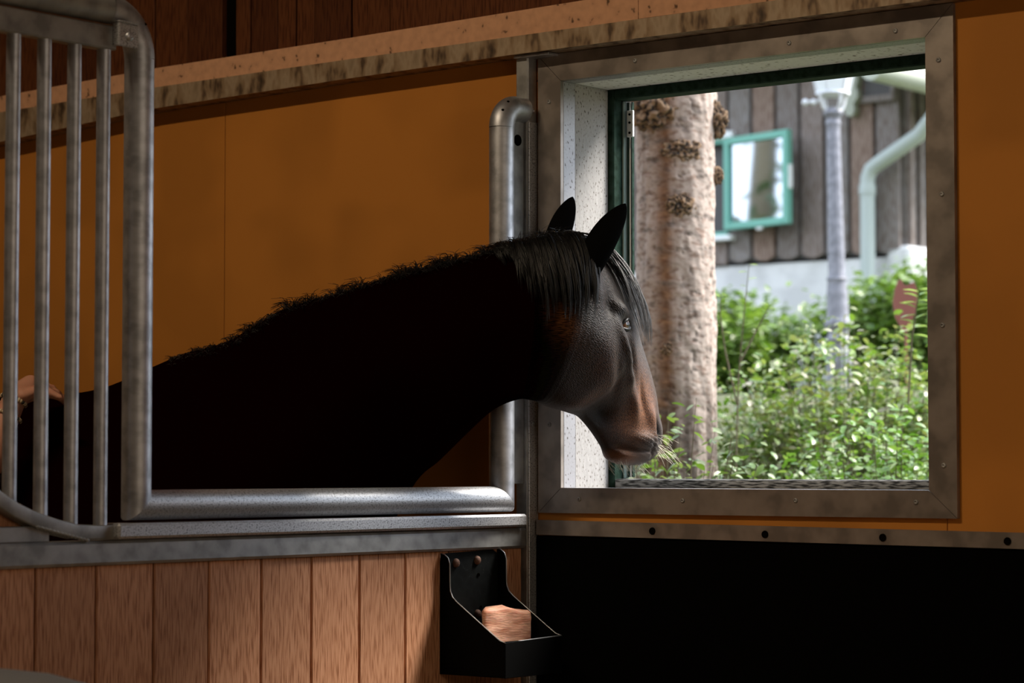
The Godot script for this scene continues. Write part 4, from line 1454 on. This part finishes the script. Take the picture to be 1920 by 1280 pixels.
func house() -> void:
	var t := thing("house", "house with weathered brown vertical cladding above white rendered base behind the lamp post", "house", Vector3(-6.5, 1.7, -9.0))
	var za := -7.8
	var xb := -3.4
	# rendered base, a bit proud, top slightly wavy where the boards end
	bxs(t, "rendered_base", M.render, Vector3(-11.0, 0.5, -13.0), Vector3(xb, 2.62, za - 0.03), 0.0)
	bxs(t, "base_ledge", M.render, Vector3(xb - 0.1, 0.5, -13.0), Vector3(xb + 0.05, 2.66, za + 0.0), 0.02)
	bxs(t, "wall_core", M.batten, Vector3(-11.0, 2.6, -13.0), Vector3(xb - 0.03, 4.25, za - 0.03), 0.0)
	# upright boards facing the garden, with scalloped feet
	var w := 0.168
	var k := 0
	var x := xb
	while x - w > -10.9:
		var a := x - w + 0.012
		var e := x - 0.012
		var open_hole: bool = a > -4.86 and e < -4.5
		if open_hole:
			for q in [[2.61, 2.78], [3.37, 4.2]]:
				bxs(t, "cladding_board", M["clad%d" % ((k * 5 + 1) % 4)], Vector3(a, q[0], za - 0.028), Vector3(e, q[1], za), 0.004)
		else:
			var poly := PackedVector2Array([Vector2(a, 4.2), Vector2(a, 2.645)])
			for j in range(1, 8):
				var f := j / 8.0
				poly.append(Vector2(lerpf(a, e, f), 2.645 - 0.028 * sin(PI * f)))
			poly.append(Vector2(e, 2.645))
			poly.append(Vector2(e, 4.2))
			var mb := MB.new()
			mb.prism(poly, Vector3(0, 0, za - 0.028), Basis(), 0.028)
			part(mb, "cladding_board", M["clad%d" % ((k * 5 + 1) % 4)], t)
		x -= w
		k += 1
	# boards with cover strips on the return wall
	for i in 24:
		var z1 := za - 0.06 - i * 0.115
		bxs(t, "cladding_board", M["clad3"], Vector3(xb - 0.03, 2.66, z1 - 0.113), Vector3(xb - 0.002, 4.2, z1), 0.003)
		bxs(t, "cover_strip", M["clad%d" % (i % 2)], Vector3(xb - 0.002, 2.66, z1 - 0.06), Vector3(xb + 0.028, 4.2, z1 - 0.012), 0.004)
	# eaves and roof
	bxs(t, "eave_board", M.cream, Vector3(xb + 0.0, 3.92, -13.2), Vector3(xb + 0.44, 3.96, za + 0.9), 0.01)
	var mb := MB.new()
	mb.tube([Vector3(xb + 0.42, 3.5, za + 1.05), Vector3(xb + 0.42, 3.5, -13.2)], 0.062, 20, true)
	part(mb, "gutter", M.cream, t)
	bxs(t, "fascia", M.cream, Vector3(xb + 0.33, 3.46, -13.2), Vector3(xb + 0.37, 3.95, za + 0.98), 0.01)
	mb = MB.new()
	mb.prism(PackedVector2Array([Vector2(xb + 0.5, 3.93), Vector2(-7.2, 6.3), Vector2(-11.6, 3.93)]), Vector3(0, 0, za + 0.35), Basis(Vector3(1, 0, 0), Vector3(0, 1, 0), Vector3(0, 0, -1)), 6.4)
	part(mb, "roof", M.roof, t)
	# pale downpipe with a bend
	mb = MB.new()
	var zp := za + 0.09
	mb.tube([Vector3(-3.565, 1.6, zp), Vector3(-3.565, 2.5, zp), Vector3(-3.565, 3.0, zp), Vector3(-3.562, 3.05, zp), Vector3(-3.54, 3.098, zp), Vector3(-3.49, 3.128, zp), Vector3(-3.2, 3.262, zp + 0.05), Vector3(-2.98, 3.46, zp + 0.1)], 0.043, 20, true)
	part(mb, "downpipe", M.pipe_white, t)
	for y in [2.98, 2.2]:
		mb = MB.new()
		mb.lathe([Vector2(0.043, -0.03), Vector2(0.049, -0.028), Vector2(0.049, 0.028), Vector2(0.043, 0.03)], Vector3(-3.565, y, zp), 20)
		part(mb, "pipe_collar", M.pipe_white, t)
	# carved cream bracket under the eaves
	mb = MB.new()
	var poly := PackedVector2Array()
	for q in [[-3.74, 4.1], [-3.745, 3.52], [-3.735, 3.47], [-3.715, 3.43], [-3.695, 3.415], [-3.675, 3.42], [-3.662, 3.44], [-3.66, 3.465], [-3.668, 3.49], [-3.65, 3.505], [-3.637, 3.53], [-3.64, 3.56], [-3.652, 3.585], [-3.64, 3.62], [-3.636, 3.7], [-3.635, 4.1]]:
		poly.append(Vector2(q[0], q[1]))
	mb.prism(poly, Vector3(0, 0, za + 0.01), Basis(), 0.06)
	part(mb, "carved_bracket", M.cream, t)
	# dark framed vent
	var v := bxs(t, "vent_panel", M.batten, Vector3(-3.63, 3.53, za + 0.001), Vector3(-3.445, 3.9, za + 0.012), 0.002)
	bxs(v, "vent_frame", M["clad1"], Vector3(-3.64, 3.49, za + 0.001), Vector3(-3.42, 3.53, za + 0.035), 0.004)
	bxs(v, "vent_frame", M["clad1"], Vector3(-3.445, 3.531, za + 0.001), Vector3(-3.42, 3.9, za + 0.035), 0.004)
	# window: opening behind the tree, white head and sill, open teal casement
	bxs(t, "opening", M.dark_room, Vector3(-5.0, 2.78, za - 0.3), Vector3(-4.52, 3.37, za - 0.2), 0.0)
	bxs(t, "window_head", M.sill_white, Vector3(-5.05, 3.362, za + 0.001), Vector3(-4.515, 3.405, za + 0.05), 0.008)
	bxs(t, "window_sill", M.sill_white, Vector3(-5.05, 2.75, za + 0.001), Vector3(-4.52, 2.782, za + 0.06), 0.006)
	for q in [[-5.0, 3.335, -4.56, 3.36], [-5.0, 2.784, -4.56, 2.805]]:
		bxs(t, "window_frame", M.teal, Vector3(q[0], q[1], za + 0.001), Vector3(q[2], q[3], za + 0.03), 0.003)
	# the casement, hinged beside the opening and swung right round
	var hinge := Vector3(-4.55, 3.083, za + 0.03)
	var rot := Basis(Vector3.UP, deg_to_rad(-14.0))
	var cs := Node3D.new()
	cs.name = "casement"
	t.add_child(cs)
	cs.global_position = hinge
	var h := 0.275
	var wd := 0.545
	var fr := 0.042
	for q in [[0.0, -h, fr, h], [wd - fr, -h, wd, h], [fr, h - fr, wd - fr, h], [fr, -h, wd - fr, -h + fr]]:
		mb = MB.new()
		var lo := Vector3(q[0], q[1], 0)
		var hi := Vector3(q[2], q[3], 0.045)
		mb.box(hinge + rot * ((lo + hi) * 0.5), hi - lo, 0.004, rot)
		part(mb, "casement_frame", M.teal, cs)
	mb = MB.new()
	mb.box(hinge + rot * Vector3(wd * 0.5, 0, 0.02), Vector3(wd - fr * 2, h * 2 - fr * 2, 0.006), 0.0, rot)
	part(mb, "pane", M.pane, cs)
	mb = MB.new()
	mb.box(hinge + rot * Vector3(wd + 0.004, 0.0, 0.02), Vector3(0.012, 0.14, 0.03), 0.003, rot)
	part(mb, "lock_plate", M.sill_white, cs)
	mb = MB.new()
	mb.box(hinge + rot * Vector3(wd * 0.55, -h - 0.01, 0.03), Vector3(0.05, 0.016, 0.02), 0.004, rot)
	part(mb, "stay", M.sill_white, cs)

func street_lamp() -> void:
	var c := Vector3(-2.508, 0, -5.6)
	var lean := Vector3(-0.02, 0, 0.0)
	var t := thing("street_lamp", "pale grey old-fashioned lamp post with glass lantern standing among the bushes", "street lamp", c + Vector3(0, 1.7, 0))
	var b := MB.new()
	var prof := []
	for q in [[0.062, 1.6], [0.062, 1.93], [0.062, 1.95], [0.046, 1.965], [0.046, 1.99], [0.062, 2.0], [0.064, 2.012], [0.05, 2.022], [0.046, 2.05], [0.063, 2.062], [0.067, 2.08], [0.06, 2.098], [0.053, 2.12], [0.052, 2.22], [0.047, 2.265], [0.044, 2.285], [0.05, 2.292], [0.05, 2.3], [0.042, 2.308], [0.041, 2.4], [0.034, 3.0], [0.033, 3.035], [0.038, 3.04], [0.038, 3.05], [0.034, 3.055], [0.034, 3.075], [0.043, 3.082], [0.049, 3.095], [0.046, 3.106], [0.034, 3.116], [0.02, 3.125], [0.0006, 3.127]]:
		prof.append(Vector2(q[0], q[1]))
	# fluted shaft
	var rings := []
	for q in prof:
		var ring := PackedVector3Array()
		for k in 48:
			var a := TAU * k / 48.0
			var fl := 1.0 - (0.05 * (0.5 + 0.5 * cos(a * 12.0)) if q.y > 2.3 and q.y < 3.03 else 0.0)
			ring.append(c + lean * (q.y - 2.3) + Vector3(cos(a) * q.x * fl, q.y, sin(a) * q.x * fl))
		rings.append(ring)
	b.grid(rings, true, true)
	part(b, "post", M.lamp_metal, t)
	var top := c + lean * 0.8
	# yoke arms
	for k in 4:
		var a := TAU * k / 4.0 + 0.45
		var d := Vector3(cos(a), 0, sin(a))
		b = MB.new()
		b.tube([top + d * 0.03 + Vector3(0, 3.1, 0), top + d * 0.055 + Vector3(0, 3.12, 0), top + d * 0.066 + Vector3(0, 3.15, 0), top + d * 0.074 + Vector3(0, 3.19, 0)], 0.0085, 10)
		part(b, "yoke_arm", M.lamp_white, t)
	# lantern: tapered, four sided
	var lantern := Node3D.new()
	lantern.name = "lantern"
	t.add_child(lantern)
	lantern.global_position = top + Vector3(0, 3.3, 0)
	var y0 := 3.19
	var y1 := 3.47
	var r0 := 0.078
	var r1 := 0.142
	for k in 6:
		var a := TAU * k / 6.0 + 0.3
		var a2 := a + TAU / 6.0
		var d := Vector3(cos(a), 0, sin(a))
		var d2 := Vector3(cos(a2), 0, sin(a2))
		b = MB.new()
		b.tube([top + d * r0 + Vector3(0, y0, 0), top + d * r1 + Vector3(0, y1, 0)], 0.0055, 8)
		part(b, "lantern_bar", M.lamp_white, lantern)
		b = MB.new()
		var m := top + Vector3(0, (y0 + y1) * 0.5, 0)
		b.quad(top + d * r0 * 0.97 + Vector3(0, y0, 0), top + d2 * r0 * 0.97 + Vector3(0, y0, 0), top + d2 * r1 * 0.97 + Vector3(0, y1, 0), top + d * r1 * 0.97 + Vector3(0, y1, 0), m)
		part(b, "pane", M.lantern_glass, lantern)
	for q in [[r0, y0], [r1, y1]]:
		b = MB.new()
		b.lathe([Vector2(q[0] - 0.012, q[1] - 0.01), Vector2(q[0] + 0.006, q[1] - 0.01), Vector2(q[0] + 0.008, q[1] + 0.006), Vector2(q[0] - 0.012, q[1] + 0.006), Vector2(q[0] - 0.012, q[1] - 0.009)], top, 6, Basis(Vector3.UP, -0.3))
		part(b, "lantern_ring", M.lamp_white, lantern)
	b = MB.new()
	b.lathe([Vector2(r1 + 0.02, y1 + 0.008), Vector2(r1 + 0.018, y1 + 0.02), Vector2(0.08, y1 + 0.1), Vector2(0.05, y1 + 0.13), Vector2(0.05, y1 + 0.16), Vector2(0.015, y1 + 0.19), Vector2(0.0006, y1 + 0.23)], top, 6, Basis(Vector3.UP, -0.3))
	part(b, "lantern_cap", M.lamp_white, lantern)
	b = MB.new()
	b.lathe([Vector2(0.012, y0 + 0.03), Vector2(0.03, y0 + 0.06), Vector2(0.034, y0 + 0.1), Vector2(0.02, y0 + 0.15), Vector2(0.0006, y0 + 0.16)], top, 16)
	part(b, "bulb", M.sill_white, lantern)
	# side arm with little balls
	b = MB.new()
	var out := Vector3(-0.785, 0, 0.62)
	b.tube([top + out * 0.06 + Vector3(0, 3.155, 0), top + out * 0.125 + Vector3(0, 3.147, 0)], 0.007, 8)
	for q in [[0.132, 0.017], [0.092, 0.016]]:
		var pr := []
		for j in 9:
			var hh := -PI / 2 + PI * j / 8.0
			pr.append(Vector2(maxf(cos(hh) * q[1], 0.0003), sin(hh) * q[1]))
		b.lathe(pr, top + out * q[0] + Vector3(0, 3.147, 0), 14)
	part(b, "ball_arm", M.lamp_white, t)

func tree() -> void:
	var base := Vector3(-0.872, 0.55, -1.87)
	var t := thing("tree", "pale barked tree trunk with dark burls standing just outside the window", "tree", base)
	var n := FastNoiseLite.new()
	n.seed = 3
	n.frequency = 1.0
	var cell := FastNoiseLite.new()
	cell.seed = 6
	cell.frequency = 1.0
	cell.noise_type = FastNoiseLite.TYPE_CELLULAR
	cell.cellular_return_type = FastNoiseLite.RETURN_DISTANCE2_DIV
	cell.cellular_jitter = 0.9
	var rings := []
	var cols := []
	for i in 560:
		var f0 := i / 559.0
		var y := lerpf(0.45, 2.8, f0 / 0.9) if f0 < 0.9 else lerpf(2.8, 5.2, (f0 - 0.9) / 0.1)
		var c := Vector3(-0.872 + 0.008 * (y - 1.5), y, -1.87 + 0.012 * (y - 1.5))
		if y > 3.0:
			c += Vector3(-0.1, 0, -0.05) * pow(y - 3.0, 1.5)
		var r := 0.121 + 0.028 * exp(-(y - 0.5) * 1.2) - 0.012 * smoothstep(2.6, 5.2, y) + 0.006 * smoothstep(2.3, 2.6, y)
		var ring := PackedVector3Array()
		var col := PackedColorArray()
		for k in 128:
			var a := TAU * k / 128.0
			var d := Vector3(cos(a), 0, sin(a))
			var h := n.get_noise_3d(cos(a) * 2.2, y * 5.0, sin(a) * 2.2) * 0.006 + n.get_noise_3d(cos(a) * 6.0, y * 14.0, sin(a) * 6.0) * 0.003
			h += absf(n.get_noise_3d(cos(a) * 1.2, y * 16.0, sin(a) * 1.2)) * 0.003
			h -= 0.004 * smoothstep(-0.14, -0.05, cell.get_noise_3d(cos(a) * 2.6, y * 7.0, sin(a) * 2.6))
			ring.append(c + d * (r + h))
			var rib := n.get_noise_3d(cos(a) * 3.0, y * 0.7, sin(a) * 3.0 + 9.0)
			var band := n.get_noise_3d(cos(a) * 1.5, y * 26.0, sin(a) * 1.5 + 4.0)
			# brown weathered strip facing the barn
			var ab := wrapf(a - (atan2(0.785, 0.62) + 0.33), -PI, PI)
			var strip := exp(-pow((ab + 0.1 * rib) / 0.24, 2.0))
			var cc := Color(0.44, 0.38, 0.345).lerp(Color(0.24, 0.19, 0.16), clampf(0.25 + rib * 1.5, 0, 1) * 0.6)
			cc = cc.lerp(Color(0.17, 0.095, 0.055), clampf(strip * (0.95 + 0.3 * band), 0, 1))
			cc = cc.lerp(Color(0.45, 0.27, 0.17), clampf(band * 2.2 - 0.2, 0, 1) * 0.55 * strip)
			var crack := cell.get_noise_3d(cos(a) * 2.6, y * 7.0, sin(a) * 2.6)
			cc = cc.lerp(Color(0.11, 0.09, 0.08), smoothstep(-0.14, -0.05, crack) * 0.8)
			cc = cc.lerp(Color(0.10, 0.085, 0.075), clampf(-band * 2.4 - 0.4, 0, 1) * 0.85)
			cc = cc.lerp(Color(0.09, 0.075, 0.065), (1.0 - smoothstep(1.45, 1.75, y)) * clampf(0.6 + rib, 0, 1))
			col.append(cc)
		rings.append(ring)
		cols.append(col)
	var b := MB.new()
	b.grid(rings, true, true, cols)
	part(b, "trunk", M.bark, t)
	# burls
	var eye_dir := Vector3(0.62, 0, 0.785)
	var rt := Vector3(0.785, 0, -0.62)
	var i := 0
	for q in [[-0.078, 2.53, 0.082, 0.075, 0.055], [0.004, 2.402, 0.062, 0.047, 0.03], [0.0, 2.228, 0.05, 0.046, 0.03], [0.112, 2.505, 0.03, 0.06, 0.045], [0.0, 1.985, 0.02, 0.014, 0.012], [-0.035, 1.77, 0.03, 0.03, 0.02], [0.118, 2.33, 0.018, 0.03, 0.03]]:
		b = MB.new()
		var cx: float = q[0]
		var dep := sqrt(maxf(0.0, 0.0146 - cx * cx))
		var c := Vector3(-0.868, q[1], -1.87) + rt * cx + eye_dir * (dep - 0.008)
		var nrm := (rt * cx + eye_dir * dep).normalized()
		var ux := Vector3.UP.cross(nrm).normalized()
		rings = []
		cols = []
		var steps := 34
		for j in steps:
			var th := PI * 0.62 * j / (steps - 1.0)
			var ring := PackedVector3Array()
			var col := PackedColorArray()
			for k in 56:
				var a := TAU * k / 56.0
				var l := Vector3(sin(th) * cos(a), sin(th) * sin(a), cos(th))
				var lump := n.get_noise_3d(l.x * 2.4 + i * 7.0, l.y * 2.4, l.z * 2.4) 
				var lump2 := n.get_noise_3d(l.x * 4.6 + i * 7.0, l.y * 4.6, l.z * 4.6)
				var h := 1.0 + lump * 0.4 + lump2 * 0.13
				ring.append(c + ux * l.x * q[2] * h + Vector3.UP * l.y * q[3] * h + nrm * l.z * q[4] * h)
				var warm := clampf(0.45 + lump2 * 2.6 + lump * 0.8, 0, 1)
				col.append(Color(0.03, 0.028, 0.028).lerp(Color(0.33, 0.22, 0.14), warm * 0.8).lerp(Color(0.45, 0.39, 0.35), smoothstep(0.82, 1.0, j / (steps - 1.0)) * 0.5))
			rings.append(ring)
			cols.append(col)
		b.grid(rings, true, false, cols)
		part(b, "burl", M.knot, t)
		i += 1
	# crown above the frame
	var rng := RandomNumberGenerator.new()
	rng.seed = 31
	var places := []
	var tints := []
	for k in 9:
		var a := PI * 0.85 + PI * 0.6 * k / 9.0
		var p0 := Vector3(-0.95, 3.4 + 0.2 * k, -1.9) + (Vector3(-0.1, 0, -0.05) * pow(maxf(0.0, 0.4 + 0.2 * k), 1.5))
		var tip := p0 + Vector3(cos(a) * 1.5 - 0.6, 1.1 + 0.1 * k, sin(a) * 1.1 - 0.4)
		b = MB.new()
		var mid := p0.lerp(tip, 0.5) + Vector3(0, -0.12, 0)
		b.tube([p0, mid, tip], [0.05, 0.03, 0.008], 8)
		part(b, "branch", M.stem, t)
		for j in 420:
			var f := rng.randf_range(0.25, 1.05)
			var p := p0.lerp(mid, f * 2.0) if f < 0.5 else mid.lerp(tip, f * 2.0 - 1.0)
			p += Vector3(rng.randfn(), rng.randfn(), rng.randfn()) * 0.22
			var bas := Basis.from_euler(Vector3(rng.randf_range(-1, 1), rng.randf() * TAU, rng.randf_range(-1, 1))).scaled(Vector3.ONE * rng.randf_range(0.045, 0.07))
			places.append(Transform3D(bas, p))
			tints.append(Color(0.07, 0.14, 0.03).lerp(Color(0.14, 0.22, 0.06), rng.randf()))
	swarm("foliage", leaf_mesh(0.55), M.leaf, places, tints, t)
	# a second tree, out of view, placed to darken the house window's reflection
	var g := thing("tree", "broad green tree out of view beyond the barn corner, placed for the reflection in the house window", "tree", Vector3(-12.5, 0.3, -3.2))
	b = MB.new()
	b.tube([Vector3(-12.5, 0.2, -3.2), Vector3(-12.45, 2.0, -3.2), Vector3(-12.3, 4.4, -3.1), Vector3(-12.2, 6.0, -3.1)], [0.22, 0.17, 0.12, 0.04], 16)
	part(b, "trunk", M.stem, g)
	places = []
	tints = []
	for j in 1500:
		var cl := j % 11
		var cc := Vector3(-12.4 + 1.3 * sin(cl * 2.4), 3.1 + 0.28 * cl, -3.2 + 1.4 * cos(cl * 1.7))
		var p := cc + Vector3(rng.randfn(), rng.randfn() * 0.6, rng.randfn()) * 0.36
		var bas := Basis.from_euler(Vector3(rng.randf_range(-1, 1), rng.randf() * TAU, rng.randf_range(-1, 1))).scaled(Vector3.ONE * 0.16)
		places.append(Transform3D(bas, p))
		tints.append(Color(0.05, 0.09, 0.02).lerp(Color(0.1, 0.15, 0.05), rng.randf()))
	swarm("foliage", leaf_mesh(0.55), M.leaf, places, tints, g)

# a leaf one unit long, folded along its midrib, as wide as "wide"
func leaf_mesh(wide: float) -> ArrayMesh:
	var b := MB.new()
	var rings := []
	for i in 6:
		var f := i / 5.0
		var w := wide * 0.5 * pow(sin(PI * clampf(f * 0.94 + 0.03, 0, 1)), 0.75) 
		var dr := -0.16 * f * f
		rings.append(PackedVector3Array([Vector3(-w, 0.22 * w + dr, -f), Vector3(0, dr, -f), Vector3(w, 0.22 * w + dr, -f)]))
	b.grid(rings, false, false, [], false)
	return b.mesh()

func shrub(called: String, label: String, base: Vector3, radius: Vector3, height: float, shoots: int, per: int, leaf: float, wide: float, pal: Array, sd: int, group := "", airy := 0.0) -> Node3D:
	var rng := RandomNumberGenerator.new()
	rng.seed = sd
	var t := thing(called, label, "shrub", base, group)
	var st := MB.new()
	var places := []
	var tints := []
	for i in shoots:
		var a := rng.randf() * TAU
		var rr := sqrt(rng.randf())
		var root := base + Vector3(cos(a) * rr * radius.x * 0.35, 0, sin(a) * rr * radius.z * 0.35)
		var a2 := a + rng.randf_range(-0.5, 0.5)
		var hgt := height * (rng.randf_range(0.25, 1.0) if rng.randf() > 0.35 else rng.randf_range(0.75, 1.0)) * (1.0 - 0.25 * rr * rr)
		var tip := base + Vector3(cos(a2) * rr * radius.x, hgt, sin(a2) * rr * radius.z)
		var mid := root.lerp(tip, 0.55) + Vector3(0, hgt * 0.16, 0)
		var pts := []
		for k in 7:
			var f := k / 6.0
			pts.append(root.lerp(mid, f).lerp(mid.lerp(tip, f), f))
		st.tube(pts, [0.004, 0.0036, 0.003, 0.0025, 0.002, 0.0015, 0.0008], 5, false)
		for k in per:
			var f := lerpf(0.25, 1.0, (k + rng.randf()) / per)
			var p: Vector3 = root.lerp(mid, f).lerp(mid.lerp(tip, f), f)
			var spread := lerpf(0.10, 0.035, f) * (1.0 - airy)
			p += Vector3(rng.randfn(), rng.randfn() * 0.8, rng.randfn()) * spread
			var bas := Basis.from_euler(Vector3(rng.randf_range(-0.7, 0.5), rng.randf() * TAU, rng.randf_range(-0.7, 0.7)))
			places.append(Transform3D(bas.scaled(Vector3.ONE * leaf * rng.randf_range(0.6, 1.25)), p))
			var c: Color = pal[rng.randi() % pal.size()]
			tints.append(c.lerp(pal[rng.randi() % pal.size()], rng.randf()))
	part(st, "stems", M.stem, t, "", "stuff")
	swarm("foliage", leaf_mesh(wide), M.leaf, places, tints, t)
	return t

func shrubs() -> void:
	var mid := [Color(0.17, 0.28, 0.05), Color(0.26, 0.35, 0.11), Color(0.11, 0.21, 0.035), Color(0.34, 0.37, 0.19), Color(0.33, 0.3, 0.22)]  # palest tints paint in the sky's sheen on glossy leaves
	var bright := [Color(0.16, 0.26, 0.05), Color(0.22, 0.31, 0.08), Color(0.11, 0.2, 0.03)]
	var near := [Color(0.14, 0.23, 0.05), Color(0.20, 0.28, 0.09), Color(0.26, 0.30, 0.18), Color(0.09, 0.15, 0.035)]
	var g := "small leaved shrubs in front of the window"
	shrub("shrub", "tall loose green shrub in the middle, growing in front of the lamp post foot", Vector3(-0.88, 0.55, -2.9), Vector3(0.54, 1, 0.45), 1.42, 400, 60, 0.034, 0.6, mid, 1)
	shrub("shrub", "green shrub at the right window edge under the twig with larger leaves", Vector3(0.14, 0.55, -3.2), Vector3(0.45, 1, 0.42), 1.4, 330, 60, 0.034, 0.6, mid, 2)
	shrub("shrub", "low pale green shrub along the window sill, in front of the taller bushes", Vector3(-0.16, 0.4, -2.0), Vector3(0.54, 1, 0.38), 1.24, 340, 60, 0.028, 0.6, [Color(0.18, 0.32, 0.07), Color(0.31, 0.4, 0.18), Color(0.12, 0.24, 0.045)], 3)
	shrub("shrub", "small leafy shrub at the foot of the tree, right behind the horse's muzzle", Vector3(-0.44, 0.4, -1.15), Vector3(0.4, 1, 0.26), 1.25, 130, 36, 0.032, 0.55, near, 4)
	shrub("shrub", "bright green bush behind the lamp post, in front of the white house base", Vector3(-2.55, 1.5, -6.75), Vector3(0.8, 1, 0.42), 1.02, 300, 60, 0.055, 0.6, bright, 6)
	shrub("shrub", "light green bush left of the lamp post, against the white house base", Vector3(-3.55, 1.5, -6.3), Vector3(0.5, 1, 0.4), 0.86, 150, 60, 0.055, 0.6, bright, 7)
	twig("leafy_twig", "upright twig with larger single leaves at the right window edge", [[Vector3(-0.285, 1.6, -2.32), Vector3(-0.272, 1.8, -2.322), Vector3(-0.258, 1.9, -2.328), Vector3(-0.247, 1.965, -2.332)]], 16, 0.36, 0.042, 0.06, [lin(0.13, 0.26, 0.05), lin(0.2, 0.32, 0.1)], 0.004, 19)
	twig("leafy_twig", "thin dark sprig standing above the bushes beside the tree trunk", [[Vector3(-0.83, 1.25, -2.14), Vector3(-0.815, 1.7, -2.147), Vector3(-0.795, 1.9, -2.15), Vector3(-0.778, 2.06, -2.155)], [Vector3(-0.82, 1.6, -2.145), Vector3(-0.85, 1.78, -2.12), Vector3(-0.862, 1.9, -2.11), Vector3(-0.86, 1.965, -2.11)], [Vector3(-0.81, 1.74, -2.147), Vector3(-0.77, 1.84, -2.18), Vector3(-0.745, 1.9, -2.2), Vector3(-0.735, 1.93, -2.21)]], 14, 0.35, 0.02, 0.034, [lin(0.035, 0.055, 0.025), lin(0.07, 0.1, 0.04)], 0.003, 23)

# upright stems with leaves that can be picked apart
func twig(called: String, label: String, stems: Array, leaves: int, from: float, small: float, large: float, pal: Array, thick: float, sd: int) -> void:
	var t := thing(called, label, "twig", stems[0][0])
	var rng := RandomNumberGenerator.new()
	rng.seed = sd
	var lm := leaf_mesh(0.5)
	var greens := []
	for k in 3:
		var lf := mat("leaf_single", (pal[0] as Color).lerp(pal[1], k * 0.5), 0.36, 0.0, 0.55)
		lf.backlight_enabled = true
		lf.backlight = Color(0.6, 0.7, 0.35)
		greens.append(lf)
	var rt := Vector3(0.785, 0, -0.62)
	for pts in stems:
		var b := MB.new()
		b.tube(pts, [thick, thick * 0.85, thick * 0.6, thick * 0.3], 8)
		part(b, "stem", M.stem, t)
		for i in leaves:
			var f: float = lerpf(from, 1.0, i / (leaves - 1.0)) * (pts.size() - 1.001)
			var p: Vector3 = (pts[int(f)] as Vector3).lerp(pts[int(f) + 1], f - int(f))
			var s := 1.0 if i % 2 else -1.0
			var d := (rt * s + Vector3(0, rng.randf_range(-0.1, 0.7), 0) + Vector3(0.62, 0, 0.785) * rng.randf_range(-0.5, 0.6)).normalized()
			var o := MeshInstance3D.new()
			o.name = "leaf"
			o.mesh = lm
			o.set_surface_override_material(0, greens[rng.randi() % 3])
			t.add_child(o, true)
			var zz := -d
			var xx := Vector3.UP.cross(zz).normalized()
			o.global_transform = Transform3D(Basis(xx, zz.cross(xx), zz).scaled_local(Vector3.ONE * rng.randf_range(small, large)), p)

func ornament() -> void:
	var c := Vector3(-1.03, 1.985, -3.63)
	var t := thing("garden_ornament", "rusty red two pointed metal flower on a stake among the bushes", "garden ornament", Vector3(-1.03, 1.0, -3.63))
	var poly := PackedVector2Array()
	for q in [[-0.008, -0.085], [-0.035, -0.02], [-0.042, 0.04], [-0.034, 0.10], [-0.024, 0.135], [-0.014, 0.14], [-0.006, 0.118], [0.004, 0.112], [0.018, 0.122], [0.028, 0.127], [0.038, 0.10], [0.038, 0.06], [0.032, 0.0], [0.016, -0.05], [0.004, -0.085]]:
		poly.append(Vector2(q[0] * 1.15, q[1] * 0.9))
	var bas := Basis(Vector3(0.785, 0, -0.62), Vector3.UP, Vector3(0.62, 0, 0.785))
	var b := MB.new()
	b.prism(poly, c, bas, 0.012)
	part(b, "flower_head", M.rusty_red, t)
	b = MB.new()
	b.tube([c + bas.z * 0.006 + Vector3(0, -0.08, 0), Vector3(-1.03, 1.0, -3.63)], 0.006, 8)
	part(b, "stake", M.rusty_red, t)
